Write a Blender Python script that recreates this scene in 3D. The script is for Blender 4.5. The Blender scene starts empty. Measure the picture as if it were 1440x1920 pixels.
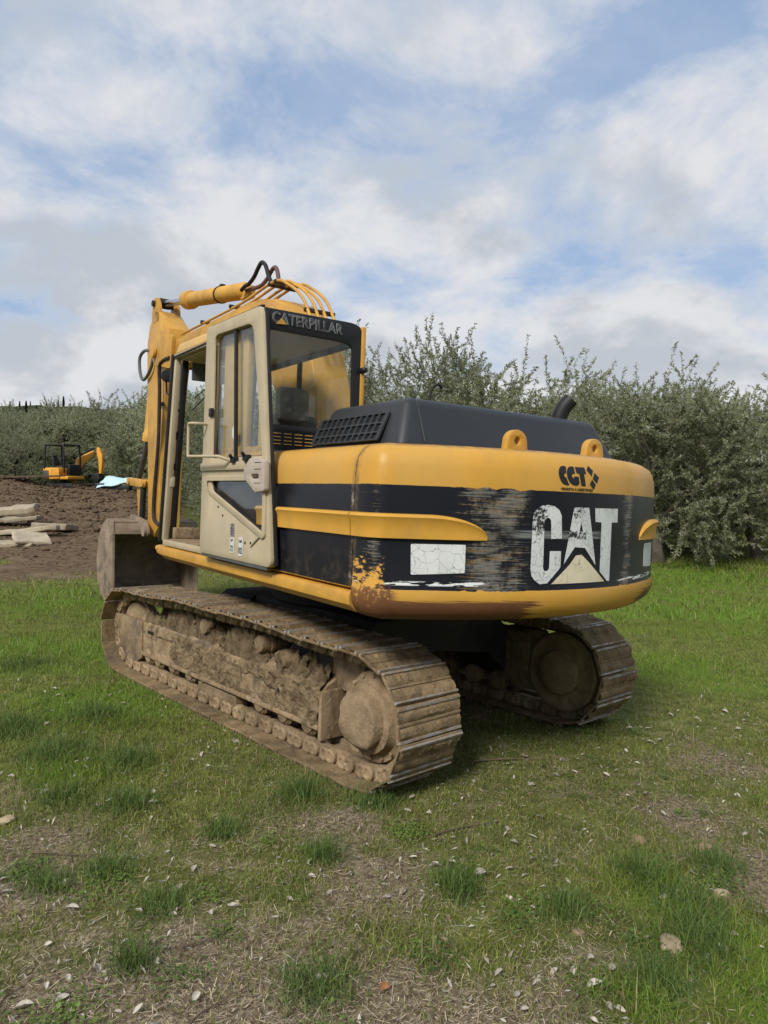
import bpy, bmesh, math, random
import numpy as np
from mathutils import Matrix, Vector

sc = bpy.context.scene
col = sc.collection
Rd = math.radians
rnd = random.Random(11)
rs = np.random.RandomState(11)

# ------------------------------------------------------------------ camera, sky, sun, exposure
cam = bpy.data.cameras.new('camera')
cam.sensor_fit = 'VERTICAL'; cam.sensor_height = 36.0; cam.sensor_width = 27.0
cam.lens = 1339.9 / 1920 * 36; cam.clip_start = 0.05; cam.clip_end = 3000
cam_o = bpy.data.objects.new('camera', cam); col.objects.link(cam_o)
CAM = Vector((0, 0, 1.752))
cam_o.location = CAM; cam_o.rotation_euler = (Rd(90 - 1.981), 0, 0)
sc.camera = cam_o

SUN_EL, SUN_AZ = Rd(42), math.atan2(-0.42, -0.91)      # azimuth measured from +Y towards +X
sun_dir = Vector((math.sin(SUN_AZ) * math.cos(SUN_EL), math.cos(SUN_AZ) * math.cos(SUN_EL), math.sin(SUN_EL)))
sl = bpy.data.lights.new('sun', 'SUN'); sl.energy = 3.0; sl.angle = Rd(15); sl.color = (1.0, 0.95, 0.87)
so = bpy.data.objects.new('sun', sl); col.objects.link(so)
so.rotation_euler = (-sun_dir).to_track_quat('-Z', 'Y').to_euler(); so.location = (-20, -25, 30)
sc.view_settings.view_transform = 'Standard'; sc.view_settings.look = 'None'
sc.view_settings.gamma = 1.0; sc.view_settings.use_curve_mapping = False
sc.view_settings.exposure = 0.20
sc.cycles.max_bounces = 8; sc.cycles.transparent_max_bounces = 24; sc.cycles.caustics_reflective = False; sc.cycles.caustics_refractive = False


class G:
    """small helper around a node tree"""
    def __init__(s, nt): s.nt = nt; s.L = nt.links
    def n(s, t, **kw):
        nd = s.nt.nodes.new(t)
        for k, v in kw.items():
            if hasattr(nd, k) and k not in nd.inputs: setattr(nd, k, v)
        return nd
    def put(s, sock, v):
        if v is None: return
        if isinstance(v, bpy.types.NodeSocket): s.L.new(v, sock)
        elif isinstance(v, (int, float)):
            try: sock.default_value = v
            except TypeError: sock.default_value = (v, v, v, 1) if len(sock.default_value) == 4 else (v, v, v)
        else:
            v = tuple(v)
            if len(sock.default_value) == 4 and len(v) == 3: v = v + (1,)
            sock.default_value = v
    def m(s, op, a, b=None, c=None, clamp=False):
        nd = s.n('ShaderNodeMath'); nd.operation = op; nd.use_clamp = clamp
        s.put(nd.inputs[0], a); s.put(nd.inputs[1], b); s.put(nd.inputs[2], c)
        return nd.outputs[0]
    def add(s, a, b): return s.m('ADD', a, b)
    def sub(s, a, b): return s.m('SUBTRACT', a, b)
    def mul(s, a, b): return s.m('MULTIPLY', a, b)
    def inv(s, a): return s.m('SUBTRACT', 1.0, a)
    def mx(s, a, b): return s.m('MAXIMUM', a, b)
    def mn(s, a, b): return s.m('MINIMUM', a, b)
    def vm(s, op, a, b):
        nd = s.n('ShaderNodeVectorMath'); nd.operation = op
        s.put(nd.inputs[0], a); s.put(nd.inputs[1], b)
        return nd.outputs[0]
    def st(s, x, a, b, lo=0.0, hi=1.0):
        nd = s.n('ShaderNodeMapRange'); nd.interpolation_type = 'SMOOTHSTEP'
        s.put(nd.inputs['Value'], x); nd.inputs['From Min'].default_value = a; nd.inputs['From Max'].default_value = b
        nd.inputs['To Min'].default_value = lo; nd.inputs['To Max'].default_value = hi
        return nd.outputs[0]
    def band(s, x, a, b, e):
        return s.mul(s.st(x, a - e, a + e), s.inv(s.st(x, b - e, b + e)))
    def noise(s, vec, scale, detail=4, rough=0.55, dist=0.0, out=0):
        nd = s.n('ShaderNodeTexNoise'); s.put(nd.inputs['Vector'], vec)
        nd.inputs['Scale'].default_value = scale; nd.inputs['Detail'].default_value = detail
        nd.inputs['Roughness'].default_value = rough; nd.inputs['Distortion'].default_value = dist
        return nd.outputs[out]
    def vor(s, vec, scale, feature='F1', out=0):
        nd = s.n('ShaderNodeTexVoronoi'); nd.feature = feature; s.put(nd.inputs['Vector'], vec); nd.inputs['Scale'].default_value = scale
        return nd.outputs[out]
    def mix(s, f, a, b):
        nd = s.n('ShaderNodeMix'); nd.data_type = 'RGBA'
        s.put(nd.inputs[0], f); s.put(nd.inputs[6], a); s.put(nd.inputs[7], b)
        return nd.outputs[2]
    def scale(s, c, f):
        nd = s.n('ShaderNodeMix'); nd.data_type = 'RGBA'; nd.blend_type = 'MULTIPLY'; nd.inputs[0].default_value = 1
        s.put(nd.inputs[6], c)
        if isinstance(f, bpy.types.NodeSocket):
            cb = s.n('ShaderNodeCombineXYZ')
            for i in range(3): s.L.new(f, cb.inputs[i])
            s.L.new(cb.outputs[0], nd.inputs[7])
        else: s.put(nd.inputs[7], (f, f, f))
        return nd.outputs[2]
    def obj(s): return s.n('ShaderNodeTexCoord').outputs['Object']
    def pos(s): return s.n('ShaderNodeNewGeometry').outputs['Position']
    def attr(s, name, out='Color'):
        nd = s.n('ShaderNodeAttribute'); nd.attribute_name = name
        return nd.outputs[out]
    def rand(s): return s.n('ShaderNodeObjectInfo').outputs['Random']
    def sep(s, v):
        nd = s.n('ShaderNodeSeparateXYZ'); s.put(nd.inputs[0], v); return nd.outputs
    def comb(s, x, y, z):
        nd = s.n('ShaderNodeCombineXYZ'); s.put(nd.inputs[0], x); s.put(nd.inputs[1], y); s.put(nd.inputs[2], z); return nd.outputs[0]
    def bump(s, h, strength=0.5, dist=0.01):
        nd = s.n('ShaderNodeBump'); nd.inputs['Strength'].default_value = strength; nd.inputs['Distance'].default_value = dist
        s.put(nd.inputs['Height'], h); return nd.outputs[0]


def material(name):
    m = bpy.data.materials.new(name); m.use_nodes = True
    nt = m.node_tree; nt.nodes.clear()
    g = G(nt); g.out = g.n('ShaderNodeOutputMaterial')
    return m, g


def principled(g, color, rough=0.6, metal=0.0, normal=None, spec=0.4, link=True):
    b = g.n('ShaderNodeBsdfPrincipled')
    g.put(b.inputs['Base Color'], color); g.put(b.inputs['Roughness'], rough); g.put(b.inputs['Metallic'], metal)
    b.inputs['Specular IOR Level'].default_value = spec
    if normal is not None: g.put(b.inputs['Normal'], normal)
    if link: g.L.new(b.outputs[0], g.out.inputs[0])
    return b


SKYX, SKYY = 18.2, 12.2
# sky with broken cloud, the same in every direction
world = bpy.data.worlds.new('World'); sc.world = world; world.use_nodes = True
wg = G(world.node_tree); world.node_tree.nodes.clear()
wout = wg.n('ShaderNodeOutputWorld'); bg = wg.n('ShaderNodeBackground'); wg.L.new(bg.outputs[0], wout.inputs[0])
sky = wg.n('ShaderNodeTexSky'); sky.sky_type = 'NISHITA'; sky.sun_disc = False
sky.sun_elevation = SUN_EL; sky.sun_rotation = SUN_AZ; sky.air_density = 1.0; sky.dust_density = 1.2; sky.ozone_density = 1.4
wd = wg.n('ShaderNodeTexCoord').outputs['Generated']
wx, wy, wz = wg.sep(wd)
zc = wg.m('MAXIMUM', wz, 0.0)
den = wg.add(zc, 0.36)
cv = wg.comb(wg.m('DIVIDE', wx, den), wg.m('DIVIDE', wy, den), 0.0)
cv = wg.vm('ADD', cv, (SKYX, SKYY, 0.0))
big = wg.noise(cv, 1.15, 3, 0.5, 0.2)
mid = wg.noise(wg.vm('ADD', cv, (7.7, 2.2, 3.0)), 3.0, 11, 0.62, 0.25)
cover = wg.add(wg.mul(big, 0.50), wg.mul(mid, 0.50))
cover = wg.add(cover, wg.mul(wg.inv(wg.st(zc, 0.05, 0.50)), 0.085))
mask = wg.st(cover, 0.42, 0.58)
veil = wg.mul(wg.st(wg.noise(wg.vm('ADD', cv, (2.0, 4.0, 8.0)), 1.6, 9, 0.65, 0.5), 0.35, 0.75), 0.40)
mask = wg.m('MAXIMUM', mask, veil)
shade = wg.noise(wg.vm('ADD', cv, (1.9, 9.3, 5.0)), 2.2, 10, 0.58, 0.25)
thick = wg.mul(wg.st(cover, 0.45, 0.56), wg.st(shade, 0.44, 0.60))
ccol = wg.mix(thick, (6.1, 6.2, 6.4), (4.2, 4.55, 5.0))
skyc = wg.mix(0.7, sky.outputs[0], (2.9, 4.05, 6.0))
final = wg.mix(mask, skyc, ccol)
wg.L.new(final, bg.inputs[0]); bg.inputs[1].default_value = 0.108

# ------------------------------------------------------------------ mesh helpers
def tag(o, label=None, cat=None, group=None, kind=None):
    if label: o['label'] = label
    if cat: o['category'] = cat
    if group: o['group'] = group
    if kind: o['kind'] = kind
    return o


def finish(me, mat, smooth=None):
    if mat is not None:
        for mm in (mat if isinstance(mat, (list, tuple)) else [mat]): me.materials.append(mm)
    if smooth is not None and len(me.polygons):
        me.polygons.foreach_set('use_smooth', [True] * len(me.polygons))
        if smooth < 180: me.set_sharp_from_angle(angle=Rd(smooth))
    me.update()


def add_obj(name, me, parent=None, mw=None):
    o = bpy.data.objects.new(name, me); col.objects.link(o)
    if parent is not None: o.parent = parent
    if mw is not None: o.matrix_basis = mw
    return o


def from_bm(name, bm, mat, parent=None, mw=None, smooth=35):
    bmesh.ops.recalc_face_normals(bm, faces=bm.faces)
    me = bpy.data.meshes.new(name); bm.to_mesh(me); bm.free()
    finish(me, mat, smooth)
    return add_obj(name, me, parent, mw)


def from_np(name, v, f, mat, parent=None, mw=None, smooth=None, colors=None):
    """v (n,3), f (m,k) all the same k, or list of arrays"""
    me = bpy.data.meshes.new(name)
    fs = f if isinstance(f, list) else [f]
    me.vertices.add(len(v)); me.vertices.foreach_set('co', np.asarray(v, np.float32).ravel())
    nl = sum(a.size for a in fs); npol = sum(len(a) for a in fs)
    me.loops.add(nl); me.polygons.add(npol)
    me.loops.foreach_set('vertex_index', np.concatenate([a.ravel() for a in fs]).astype(np.int32))
    tot = np.concatenate([np.full(len(a), a.shape[1]) for a in fs]).astype(np.int32)
    st = np.concatenate([[0], np.cumsum(tot)[:-1]]).astype(np.int32)
    me.polygons.foreach_set('loop_start', st)
    try: me.polygons.foreach_set('loop_total', tot)
    except Exception: pass
    me.update(calc_edges=True)
    if colors is not None:
        ca = me.color_attributes.new('Col', 'FLOAT_COLOR', 'POINT')
        c4 = np.ones((len(v), 4), np.float32); c4[:, :3] = colors
        ca.data.foreach_set('color', c4.ravel())
    finish(me, mat, smooth)
    return add_obj(name, me, parent, mw)


def bx(bm, lo, hi, bev=0.0, seg=2, M=None):
    c = [(lo[i] + hi[i]) / 2 for i in range(3)]; s = [abs(hi[i] - lo[i]) for i in range(3)]
    mt = Matrix.Translation(c) @ Matrix.Diagonal((*s, 1))
    if M is not None: mt = M @ mt
    r = bmesh.ops.create_cube(bm, size=1.0, matrix=mt)
    if bev > 0:
        es = list({e for v in r['verts'] for e in v.link_edges})
        bmesh.ops.bevel(bm, geom=es, offset=bev, segments=seg, affect='EDGES', profile=0.5)
    return bm


def hexa(bm, pts, bev=0.0, seg=2):
    """8 corners: 4 of the bottom ring, 4 of the top ring"""
    v = [bm.verts.new(p) for p in pts]
    for f in ((3, 2, 1, 0), (4, 5, 6, 7), (0, 1, 5, 4), (1, 2, 6, 5), (2, 3, 7, 6), (3, 0, 4, 7)): bm.faces.new([v[i] for i in f])
    if bev > 0:
        es = list({e for q in v for e in q.link_edges})
        bmesh.ops.bevel(bm, geom=es, offset=bev, segments=seg, affect='EDGES', profile=0.5)
    return bm


def bar(bm, a, b, w, d, upv=(0, 0, 1), bev=0.0):
    """a bar of rectangular section from a to b"""
    a = Vector(a); b = Vector(b); t = (b - a).normalized(); u = Vector(upv)
    s = t.cross(u)
    if s.length < 1e-4: s = t.cross(Vector((1, 0, 0)))
    s.normalize(); n = s.cross(t)
    P = []
    for q in (a, b):
        for sx, sy in ((-1, -1), (1, -1), (1, 1), (-1, 1)): P.append(q + s * (sx * w / 2) + n * (sy * d / 2))
    return hexa(bm, P, bev)


def tube(bm, pts, r, seg=8, cap=True):
    pts = [Vector(p) for p in pts]; rr = r if isinstance(r, (list, tuple)) else [r] * len(pts)
    t0 = (pts[1] - pts[0]).normalized()
    n = t0.orthogonal().normalized(); rings = []
    for i, p in enumerate(pts):
        t = (pts[min(i + 1, len(pts) - 1)] - pts[max(i - 1, 0)]).normalized()
        n = (n - t * n.dot(t)).normalized(); b = t.cross(n)
        rings.append([bm.verts.new(p + (n * math.cos(k * 2 * math.pi / seg) + b * math.sin(k * 2 * math.pi / seg)) * rr[i]) for k in range(seg)])
    for i in range(len(pts) - 1):
        for k in range(seg): bm.faces.new((rings[i][k], rings[i][(k + 1) % seg], rings[i + 1][(k + 1) % seg], rings[i + 1][k]))
    if cap:
        bm.faces.new(rings[0][::-1]); bm.faces.new(rings[-1])
    return bm


def lathe(bm, prof, org, axis, seg=20):
    """prof: list of (radius, height along axis)"""
    ax = Vector(axis).normalized(); n = ax.orthogonal().normalized(); b = ax.cross(n); org = Vector(org)
    rings = []
    for r, h in prof:
        rings.append([bm.verts.new(org + ax * h + (n * math.cos(k * 2 * math.pi / seg) + b * math.sin(k * 2 * math.pi / seg)) * max(r, 1e-4)) for k in range(seg)])
    for i in range(len(prof) - 1):
        for k in range(seg): bm.faces.new((rings[i][k], rings[i][(k + 1) % seg], rings[i + 1][(k + 1) % seg], rings[i + 1][k]))
    bm.faces.new(rings[0][::-1]); bm.faces.new(rings[-1])
    return bm


def spline(pts, n=6):
    pts = [Vector(p) for p in pts]; out = []
    P = [pts[0]] + pts + [pts[-1]]
    for i in range(1, len(P) - 2):
        for k in range(n):
            t = k / n; a, b, c, d = P[i - 1], P[i], P[i + 1], P[i + 2]
            out.append(0.5 * ((2 * b) + (c - a) * t + (2 * a - 5 * b + 4 * c - d) * t * t + (3 * b - 3 * c + d - a) * t ** 3))
    out.append(pts[-1]); return out


def prism(bm, poly, x0, x1, bev=0.0, seg=2):
    """polygon in (y, z) extruded from x0 to x1"""
    a = [bm.verts.new((x0, y, z)) for y, z in poly]; b = [bm.verts.new((x1, y, z)) for y, z in poly]
    n = len(poly); fs = [bm.faces.new(a), bm.faces.new(b[::-1])]
    for i in range(n): bm.faces.new((a[i], a[(i + 1) % n], b[(i + 1) % n], b[i]))
    if bev > 0:
        es = list({e for f in fs for e in f.edges})
        bmesh.ops.bevel(bm, geom=es, offset=bev, segments=seg, affect='EDGES', profile=0.5)
    return bm


def roundpoly(pts, r, n=4):
    out = []; N = len(pts); rr = r if isinstance(r, (list, tuple)) else [r] * N
    for i in range(N):
        p0, p, p1 = Vector(pts[i - 1]), Vector(pts[i]), Vector(pts[(i + 1) % N])
        a = (p0 - p); b = (p1 - p); q = min(rr[i], a.length * 0.45, b.length * 0.45)
        if q <= 1e-5: out.append((p.x, p.y)); continue
        s = p + a.normalized() * q; e = p + b.normalized() * q
        for k in range(n + 1):
            t = k / n; v = s * (1 - t) ** 2 + p * 2 * t * (1 - t) + e * t * t
            out.append((v.x, v.y))
    return out


def plate_mesh(loops, thick, bevel=0.0, res=1):
    """flat plate with holes through a filled 2D curve; returns numpy verts (a, b, depth) and faces"""
    cu = bpy.data.curves.new('plate', 'CURVE'); cu.dimensions = '2D'; cu.fill_mode = 'BOTH'
    cu.extrude = max(thick / 2 - bevel, 0); cu.bevel_depth = bevel; cu.bevel_resolution = res
    for lp in loops:
        sp = cu.splines.new('POLY'); sp.points.add(len(lp) - 1); sp.use_cyclic_u = True
        for q, (x, y) in zip(sp.points, lp): q.co = (x, y, 0, 1)
    ob = bpy.data.objects.new('plate', cu)
    me = bpy.data.meshes.new_from_object(ob)
    bpy.data.objects.remove(ob); bpy.data.curves.remove(cu)
    return me


def plate(name, loops, thick, fn, mat, parent=None, mw=None, bevel=0.0, smooth=35):
    """fn maps (a, b, depth) to 3D"""
    me = plate_mesh(loops, thick, bevel); me.name = name
    for v in me.vertices: v.co = fn(v.co.x, v.co.y, v.co.z)
    bm = bmesh.new(); bm.from_mesh(me); bmesh.ops.remove_doubles(bm, verts=bm.verts, dist=1e-5)
    bpy.data.meshes.remove(me)
    return from_bm(name, bm, mat, parent, mw, smooth)


def text_mesh(body, size, outline=0.0, thick=0.003, sx=1.0):
    cu = bpy.data.curves.new('txt', 'FONT'); cu.body = body; cu.size = size; cu.resolution_u = 3
    if outline > 0: cu.fill_mode = 'NONE'; cu.bevel_depth = outline; cu.bevel_resolution = 0
    else: cu.extrude = thick / 2
    ob = bpy.data.objects.new('txt', cu); me = bpy.data.meshes.new_from_object(ob)
    bpy.data.objects.remove(ob); bpy.data.curves.remove(cu)
    for v in me.vertices: v.co.x *= sx
    return me


def text_obj(name, body, size, fn, mat, parent, outline=0.0, thick=0.003, sx=1.0, fit=None):
    """fit = (x0, x1, y0, y1): stretch the lettering into this box"""
    me = text_mesh(body, size, outline, thick, sx)
    if fit:
        xs = [v.co.x for v in me.vertices]; ys = [v.co.y for v in me.vertices]
        a, b, c, d = min(xs), max(xs), min(ys), max(ys)
        for v in me.vertices:
            v.co.x = fit[0] + (v.co.x - a) / (b - a) * (fit[1] - fit[0]); v.co.y = fit[2] + (v.co.y - c) / (d - c) * (fit[3] - fit[2])
    for v in me.vertices: v.co = fn(v.co.x, v.co.y, v.co.z)
    finish(me, mat, None); me.name = name
    return add_obj(name, me, parent)


def hashn(ix, iy, seed):
    h = (ix.astype(np.int64) * 374761393 + iy.astype(np.int64) * 668265263 + seed * 1442695041) & 0x7fffffff
    h = ((h ^ (h >> 13)) * 1274126177) & 0x7fffffff
    return ((h ^ (h >> 16)) & 0xffff) / 65535.0


def vnoise(x, y, seed=0):
    x = np.asarray(x, float); y = np.asarray(y, float)
    ix = np.floor(x); iy = np.floor(y); fx = x - ix; fy = y - iy
    fx = fx * fx * (3 - 2 * fx); fy = fy * fy * (3 - 2 * fy)
    a = hashn(ix, iy, seed); b = hashn(ix + 1, iy, seed); c = hashn(ix, iy + 1, seed); d = hashn(ix + 1, iy + 1, seed)
    return (a * (1 - fx) + b * fx) * (1 - fy) + (c * (1 - fx) + d * fx) * fy


def fbm(x, y, seed=0, oct=4):
    s = 0; a = 0.5; t = 0
    for o in range(oct):
        s = s + a * vnoise(np.asarray(x) * 2 ** o, np.asarray(y) * 2 ** o, seed + o * 17); t += a; a *= 0.5
    return s / t


def sstep(x, a, b):
    t = np.clip((np.asarray(x, float) - a) / (b - a), 0, 1); return t * t * (3 - 2 * t)

# ------------------------------------------------------------------ where the excavator stands
MX, MY = -0.307, 6.095
YAW, ROLL, TILT, DYAW = Rd(42.534), Rd(2.169), Rd(0.685), Rd(-7.87)
EXM = Matrix.Translation((MX, MY, 0)) @ Matrix.Rotation(YAW, 4, 'Z') @ Matrix.Rotation(ROLL, 4, 'Y') @ Matrix.Rotation(TILT, 4, 'X')
UM = Matrix.Rotation(DYAW, 4, 'Z')
nrm = EXM.to_3x3() @ Vector((0, 0, 1))
GX, GY = -nrm.x / nrm.z, -nrm.y / nrm.z


def leftness(x, y):
    return sstep(-np.asarray(x, float) / np.maximum(np.asarray(y, float), 1.0), 0.20, 0.36)


def height(x, y):
    x = np.asarray(x, float); y = np.asarray(y, float)
    dx = x - MX; dy = y - MY; r = np.sqrt(dx * dx + dy * dy)
    k = 1 - sstep(r, 5.5, 13)
    z = (GX * dx + GY * dy) * k - 0.045 * (1 - sstep(r, 4.0, 9))
    z = z + 0.035 * (fbm(x * 0.9, y * 0.9, 3) - 0.5) * sstep(r, 2.6, 5)
    z = z + 0.10 * (fbm(x * 0.25, y * 0.25, 5) - 0.5) * sstep(r, 4, 9)
    d = np.sqrt(x * x + y * y); L = leftness(x, y)
    rise = np.where(d < 13, 0, np.where(d < 40, (d - 13) * 0.0625, 1.69)) - 0.35 * sstep(d, 40, 42)
    rough = (fbm(x * 0.7, y * 0.7, 9) - 0.45) * 0.55 + (fbm(x * 2.3, y * 2.3, 12) - 0.5) * 0.34
    rough = rough * (1 - .75 * sstep(d, 32, 38))
    z = z + L * (rise * sstep(y, 5, 14) + rough * sstep(d, 22, 27) * (1 - sstep(d, 39.5, 42)) + 0.12 * (fbm(x, y, 21) - 0.5) * sstep(d, 12, 16))
    # heap of soil at the far edge of the field
    z = z + 1.5 * np.exp(-(((x + 22.5) / 4.0) ** 2 + ((y - 36) / 4.5) ** 2))
    return z


def gz(x, y): return float(height(x, y))
# ------------------------------------------------------------------ materials
MT = {}
YEL = (0.60, 0.315, 0.046)
BLK = (0.010, 0.011, 0.016)


def simple(name, color, rough=0.6, metal=0.0, var=0.25, vscale=6.0, bump=0.0, bscale=40.0, spec=0.4, dirt=0.0, dirtcol=(0.16, 0.11, 0.065)):
    m, g = material(name); o = g.obj()
    n = g.noise(o, vscale, 5, 0.6)
    c = g.scale(color, g.st(n, 0.25, 0.75, 1 - var, 1 + var))
    if dirt > 0:
        dn = g.noise(o, vscale * 0.6, 7, 0.68, 0.6)
        c = g.mix(g.mul(g.st(dn, 0.45, 0.7), dirt), c, dirtcol)
    if name in ('slab_stone', 'leaf_dry', 'pale_stone'): c = g.scale(c, g.st(g.rand(), 0, 1, 0.78, 1.15))
    nb = g.bump(g.noise(o, bscale, 5, 0.6), bump, 0.01) if bump > 0 else None
    principled(g, c, g.st(n, 0.2, 0.8, rough * 0.85, min(1, rough * 1.15)), metal, nb, spec)
    MT[name] = m
    return m


simple('yellow', YEL, 0.5, 0, 0.14, 2.2, 0.06, 30, 0.35, 0.3, (0.30, 0.20, 0.09))
simple('yellow_worn', (0.58, 0.31, 0.05), 0.5, 0, 0.14, 4.0, 0.05, 50, 0.4, 0.45, (0.25, 0.13, 0.05))
simple('yellow_faded', (0.60, 0.38, 0.12), 0.55, 0, 0.10, 4.0, 0.03, 50, 0.35, 0.35, (0.36, 0.25, 0.13))
simple('beige', (0.475, 0.395, 0.265), 0.55, 0, 0.07, 5.0, 0.03, 60, 0.35, 0.32, (0.33, 0.25, 0.15))
simple('pinkgrey', (0.44, 0.375, 0.315), 0.6, 0, 0.06, 6, 0.02, 80, 0.3, 0.2)
simple('hood_grey', (0.027, 0.030, 0.035), 0.46, 0, 0.10, 2.0, 0.05, 220, 0.4, 0.12, (0.10, 0.095, 0.085))
simple('black', (0.012, 0.012, 0.013), 0.5, 0, 0.2, 8, 0.04, 60, 0.4, 0.15, (0.06, 0.05, 0.04))
simple('rubber', (0.018, 0.018, 0.019), 0.7, 0, 0.2, 10, 0.05, 80, 0.3, 0.2, (0.08, 0.065, 0.05))
simple('hose_brown', (0.030, 0.022, 0.018), 0.65, 0, 0.25, 10, 0.05, 80, 0.3, 0.35, (0.10, 0.06, 0.04))
simple('hose_pink', (0.14, 0.075, 0.070), 0.6, 0, 0.2, 10, 0.05, 80, 0.3)
simple('hose_grey', (0.10, 0.11, 0.11), 0.55, 0, 0.2, 10)
simple('chrome', (0.55, 0.56, 0.57), 0.22, 1.0, 0.1, 10)
simple('steel_dark', (0.10, 0.095, 0.09), 0.5, 0.6, 0.3, 8, 0.1, 40, 0.4, 0.4)
simple('seat_grey', (0.11, 0.11, 0.115), 0.85, 0, 0.2, 12, 0.2, 150, 0.2)
simple('dark_under', (0.032, 0.031, 0.032), 0.75, 0, 0.4, 4, 0.2, 30, 0.25, 0.5, (0.06, 0.045, 0.032))
simple('orange', (0.75, 0.28, 0.02), 0.5, 0, 0.1, 5)
simple('mini_yellow', (0.72, 0.33, 0.03), 0.45, 0, 0.1, 3, 0, 40, 0.4, 0.15)
simple('mini_black', (0.010, 0.010, 0.011), 0.5, 0, 0.2, 4)
simple('white_sticker', (0.62, 0.62, 0.60), 0.55, 0, 0.08, 20, 0, 40, 0.3, 0.25, (0.40, 0.36, 0.28))
simple('grey_sticker', (0.34, 0.35, 0.36), 0.5, 0, 0.1, 60)
simple('print_black', (0.012, 0.012, 0.015), 0.5, 0, 0.2, 20)
simple('band_grey', (0.15, 0.155, 0.16), 0.55, 0, 0.35, 30)
simple('bark', (0.115, 0.098, 0.078), 0.9, 0, 0.35, 6, 0.7, 18, 0.1)
simple('slab_stone', (0.40, 0.34, 0.25), 0.9, 0, 0.22, 5, 0.6, 14, 0.1, 0.45, (0.27, 0.20, 0.12))
simple('pale_stone', (0.42, 0.34, 0.22), 0.9, 0, 0.2, 8, 0.5, 20, 0.1, 0.3, (0.25, 0.19, 0.11))
simple('clay', (0.27, 0.19, 0.12), 0.95, 0, 0.2, 12, 0.6, 25, 0.1)
simple('tarp_blue', (0.48, 0.68, 0.74), 0.45, 0, 0.06, 3, 0.1, 12, 0.4)
simple('rust_plate', (0.105, 0.062, 0.046), 0.8, 0.1, 0.25, 4, 0.2, 30, 0.2, 0.4)
simple('leaf_dry', (0.44, 0.40, 0.34), 0.8, 0, 0.25, 9, 0.2, 60, 0.2, 0.3, (0.27, 0.20, 0.14))
simple('leaf_orange', (0.42, 0.19, 0.08), 0.8, 0, 0.25, 9)
simple('twig', (0.13, 0.095, 0.07), 0.9, 0, 0.3, 12, 0.3, 30, 0.1)


def m_side():
    """stripes of the engine housing: yellow, black, yellow rib zone, black; object space z"""
    m, g = material('stripe_paint'); o = g.obj(); x, y, z = g.sep(o)
    st = g.comb(g.mul(x, 3), g.mul(y, 3), g.mul(z, 60))
    n = g.noise(o, 3, 5, 0.6); s = g.noise(st, 1.6, 6, 0.65)
    zz = g.add(z, g.mul(g.sub(g.noise(o, 30, 4, 0.6), 0.5), 0.006))
    blk = g.band(zz, 1.178, 1.738, 0.0015)
    yel = g.mix(g.st(g.noise(o, 1.3, 6, 0.62, 0.4), 0.35, 0.70), g.scale(YEL, g.st(n, 0.25, 0.75, 0.88, 1.06)), (0.56, 0.318, 0.074))
    scr = g.mul(g.st(g.noise(g.comb(g.mul(x, 9), g.mul(y, 9), g.mul(z, 26)), 3.0, 5, 0.7, 1.2), 0.66, 0.76), 0.28)
    b = g.mix(scr, BLK, (0.10, 0.10, 0.11))
    edge = g.band(y, -1.905, -1.875, 0.012)
    b = g.mix(g.mul(edge, g.st(g.noise(o, 22, 5, 0.7), 0.50, 0.60)), b, (0.34, 0.33, 0.31))
    c = g.mix(blk, yel, b)
    gr = g.mx(g.inv(g.st(g.m('ABSOLUTE', g.add(y, 1.908)), 0.004, 0.05)), g.band(z, 1.955, 1.99, 0.01)); c = g.mix(g.mul(gr, g.st(g.noise(o, 16, 6, 0.7), 0.36, 0.62, 0.1, 0.7)), c, (0.13, 0.085, 0.045))
    dr_ = g.st(g.noise(g.comb(g.mul(x, 30), g.mul(y, 30), g.mul(z, 2.5)), 1.0, 6, 0.65), 0.48, 0.75); c = g.mix(g.mul(g.mul(dr_, g.inv(blk)), 0.22), c, (0.30, 0.20, 0.10))
    low = g.inv(g.st(z, 1.17, 1.45))
    c = g.mix(g.mul(g.mul(low, g.st(g.noise(o, 9, 6, 0.65), 0.45, 0.75)), 0.35), c, (0.20, 0.14, 0.08))
    principled(g, c, g.mix(blk, (0.42,) * 3, (0.30,) * 3), 0, g.bump(g.noise(o, 2.6, 3, 0.5), 0.14, 0.02), 0.28)
    MT['stripe'] = m


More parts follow.
